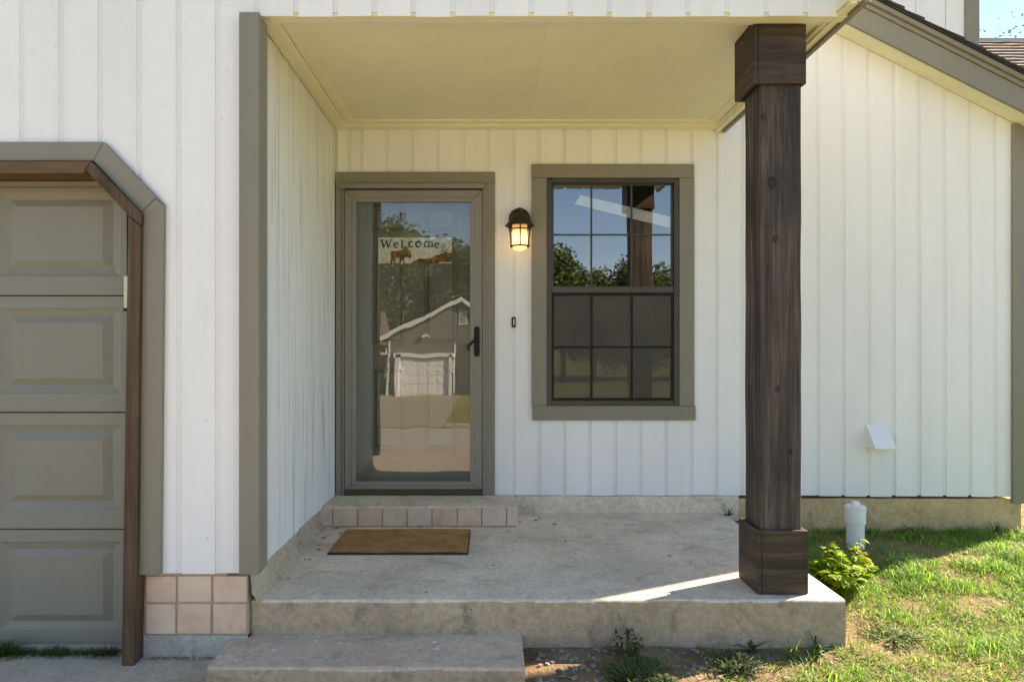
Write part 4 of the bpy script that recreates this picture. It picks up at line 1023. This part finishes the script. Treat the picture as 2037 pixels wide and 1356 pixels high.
MB().box(-19, -7.6, YO - 10, YO - 1, GZ0 - .5, 1.2).build('wall', simple('cream_siding', (.55, .47, .36), .7, bstr=0), nh)
MB().add([(-19.6, YO - .4, 1.1), (-7.0, YO - .4, 1.1), (-7.0, YO - 5.5, 3.4), (-19.6, YO - 5.5, 3.4), (-7.0, YO - 10.6, 1.1), (-19.6, YO - 10.6, 1.1)], [(0, 1, 2, 3), (3, 2, 4, 5), (0, 3, 5), (1, 4, 2), (0, 5, 4, 1)]).build('roof', m_brownsh, nh)
MB().box(-9.5, -8.2, YO - 1.0, YO - .95, -1.0, .4).build('window', m_bronze, nh)

def tree(name, label, x, y, h, r, n_, size, mat=m_tree, group=None, z=None, crown0=.28, sparse=False):
    z = gz(x, y) if z is None else z
    e = empty(name, (x, y, z), label, 'tree', group)
    t_ = MB(); t_.tube([(x, y, z - .2), (x + .1 * r * .2, y, z + h * .3), (x, y + .1, z + h * .62), (x + .1, y, z + h * .9)], [h * .028, h * .02, h * .012, h * .003], 9)
    cents = []
    for k in range(13):
        a = 2.4 * k + random.random(); hh = crown0 + (1 - crown0) * (k + .5) / 13
        rad = r * math.sin(math.pi * min(.97, .18 + .8 * (hh - crown0) / (1 - crown0))) * random.uniform(.45, .85)
        c = Vector((x + rad * math.cos(a), y + rad * math.sin(a), z + h * hh * .96)); cents.append((c, r * random.uniform(.36, .56)))
        b = Vector((x, y, z + h * max(.2, hh * .72))); t_.tube([b, b.lerp(c, .5) + Vector((0, 0, .05 * h * .3)), c], [h * .009, h * .006, h * .002], 5)
    t_.build('trunk', m_bark, e, smooth=True)
    V = []; Fc = []
    for i in range(n_):
        c, cr_ = random.choice(cents)
        d = Vector((random.gauss(0, 1), random.gauss(0, 1), random.gauss(0, .8)))
        d = d.normalized() * cr_ * (random.random() ** (.45)) * random.uniform(.8, 1.15); p = c + d
        u = Vector((random.gauss(0, 1), random.gauss(0, 1), random.gauss(0, .6))).normalized(); v = u.orthogonal().normalized()
        v = (v * math.cos(i) + u.cross(v) * math.sin(i)); s_ = size * random.uniform(.6, 1.3)
        b = len(V); V += [p - u * s_, p + v * s_ * .55 , p + u * s_, p - v * s_ * .55]; Fc.append((b, b + 1, b + 2, b + 3))
    mb_ = MB(); mb_.v = [tuple(q) for q in V]; mb_.f = Fc; mb_.build('crown', mat, e, smooth=True)
far = [(-17.5, -50, 11.5, 5), (-11.5, -49, 12.0, 5), (-7.5, -46, 12.8, 5.2), (-3.6, -50, 11.6, 4.6), (-.6, -45, 10.4, 4.4), (2.6, -50, 11.2, 4.6), (6.2, -51, 11.4, 4.2),
       (9.6, -53, 9.4, 4.0), (12.8, -50, 10.2, 4.4), (17.5, -55, 9.2, 4.2), (23, -52, 11.2, 5), (30, -50, 12, 5.5), (-26, -52, 11, 5)]
for i, (x, y, h, r) in enumerate(far):
    tree('street_tree', 'leafy green tree standing behind the houses across the street', x, y, h, r, 11000, .21, group='trees across the street')
m_tree2 = leafmat('young_tree_leaf', False, (.10, .13, .05), .45)
tree('young_tree', 'sparse young tree poking above the brown shingle roof', 14.2, 18.3, 9.9, 1.7, 800, .06, m_tree2, z=.05, crown0=.5)

# neighbour behind: brown shingle roof over the corner
nb = empty('brown_roof_house', (15, 13, 0), 'neighbouring house with weathered brown shingle roof beyond the chimney', 'house')
MB().box(9.6, 23, 10.9, 17, -.3, 4.0).build('wall', simple('tan_siding', (.42, .36, .28), .7, bstr=0), nb)
RY0, RY1, RZ0, RZ1 = 10.5, 14.0, 3.9, 7.42
rf = MB().add([(9.2, RY0, RZ0), (23.4, RY0, RZ0), (23.4, RY1, RZ1), (9.2, RY1, RZ1), (9.2, 17.5, RZ0), (23.4, 17.5, RZ0)], [(0, 1, 2, 3), (3, 2, 5, 4), (0, 3, 4), (1, 5, 2), (0, 4, 5, 1)]).build('roof', m_brownsh, nb)
nrow = 34
for i in range(nrow):
    a, b = i / nrow, (i + 1.12) / nrow
    y0_, y1_ = RY0 + (RY1 - RY0) * a, RY0 + (RY1 - RY0) * min(1, b); z0_, z1_ = RZ0 + (RZ1 - RZ0) * a, RZ0 + (RZ1 - RZ0) * min(1, b)
    MB().prism_x([(y0_ - .01, z0_ + .005), (y1_, z1_ + .004), (y1_, z1_ + .010), (y0_ - .022, z0_ + .035)], 9.2, 23.4, 60, .012).build('shingle_course', m_brownsh, rf)
MB().prism_x([(RY1 - .16, RZ1 - .13), (RY1, RZ1 + .06), (RY1 + .16, RZ1 - .13)], 9.15, 23.45, 30, .012).build('ridge_cap', m_shingle, rf)
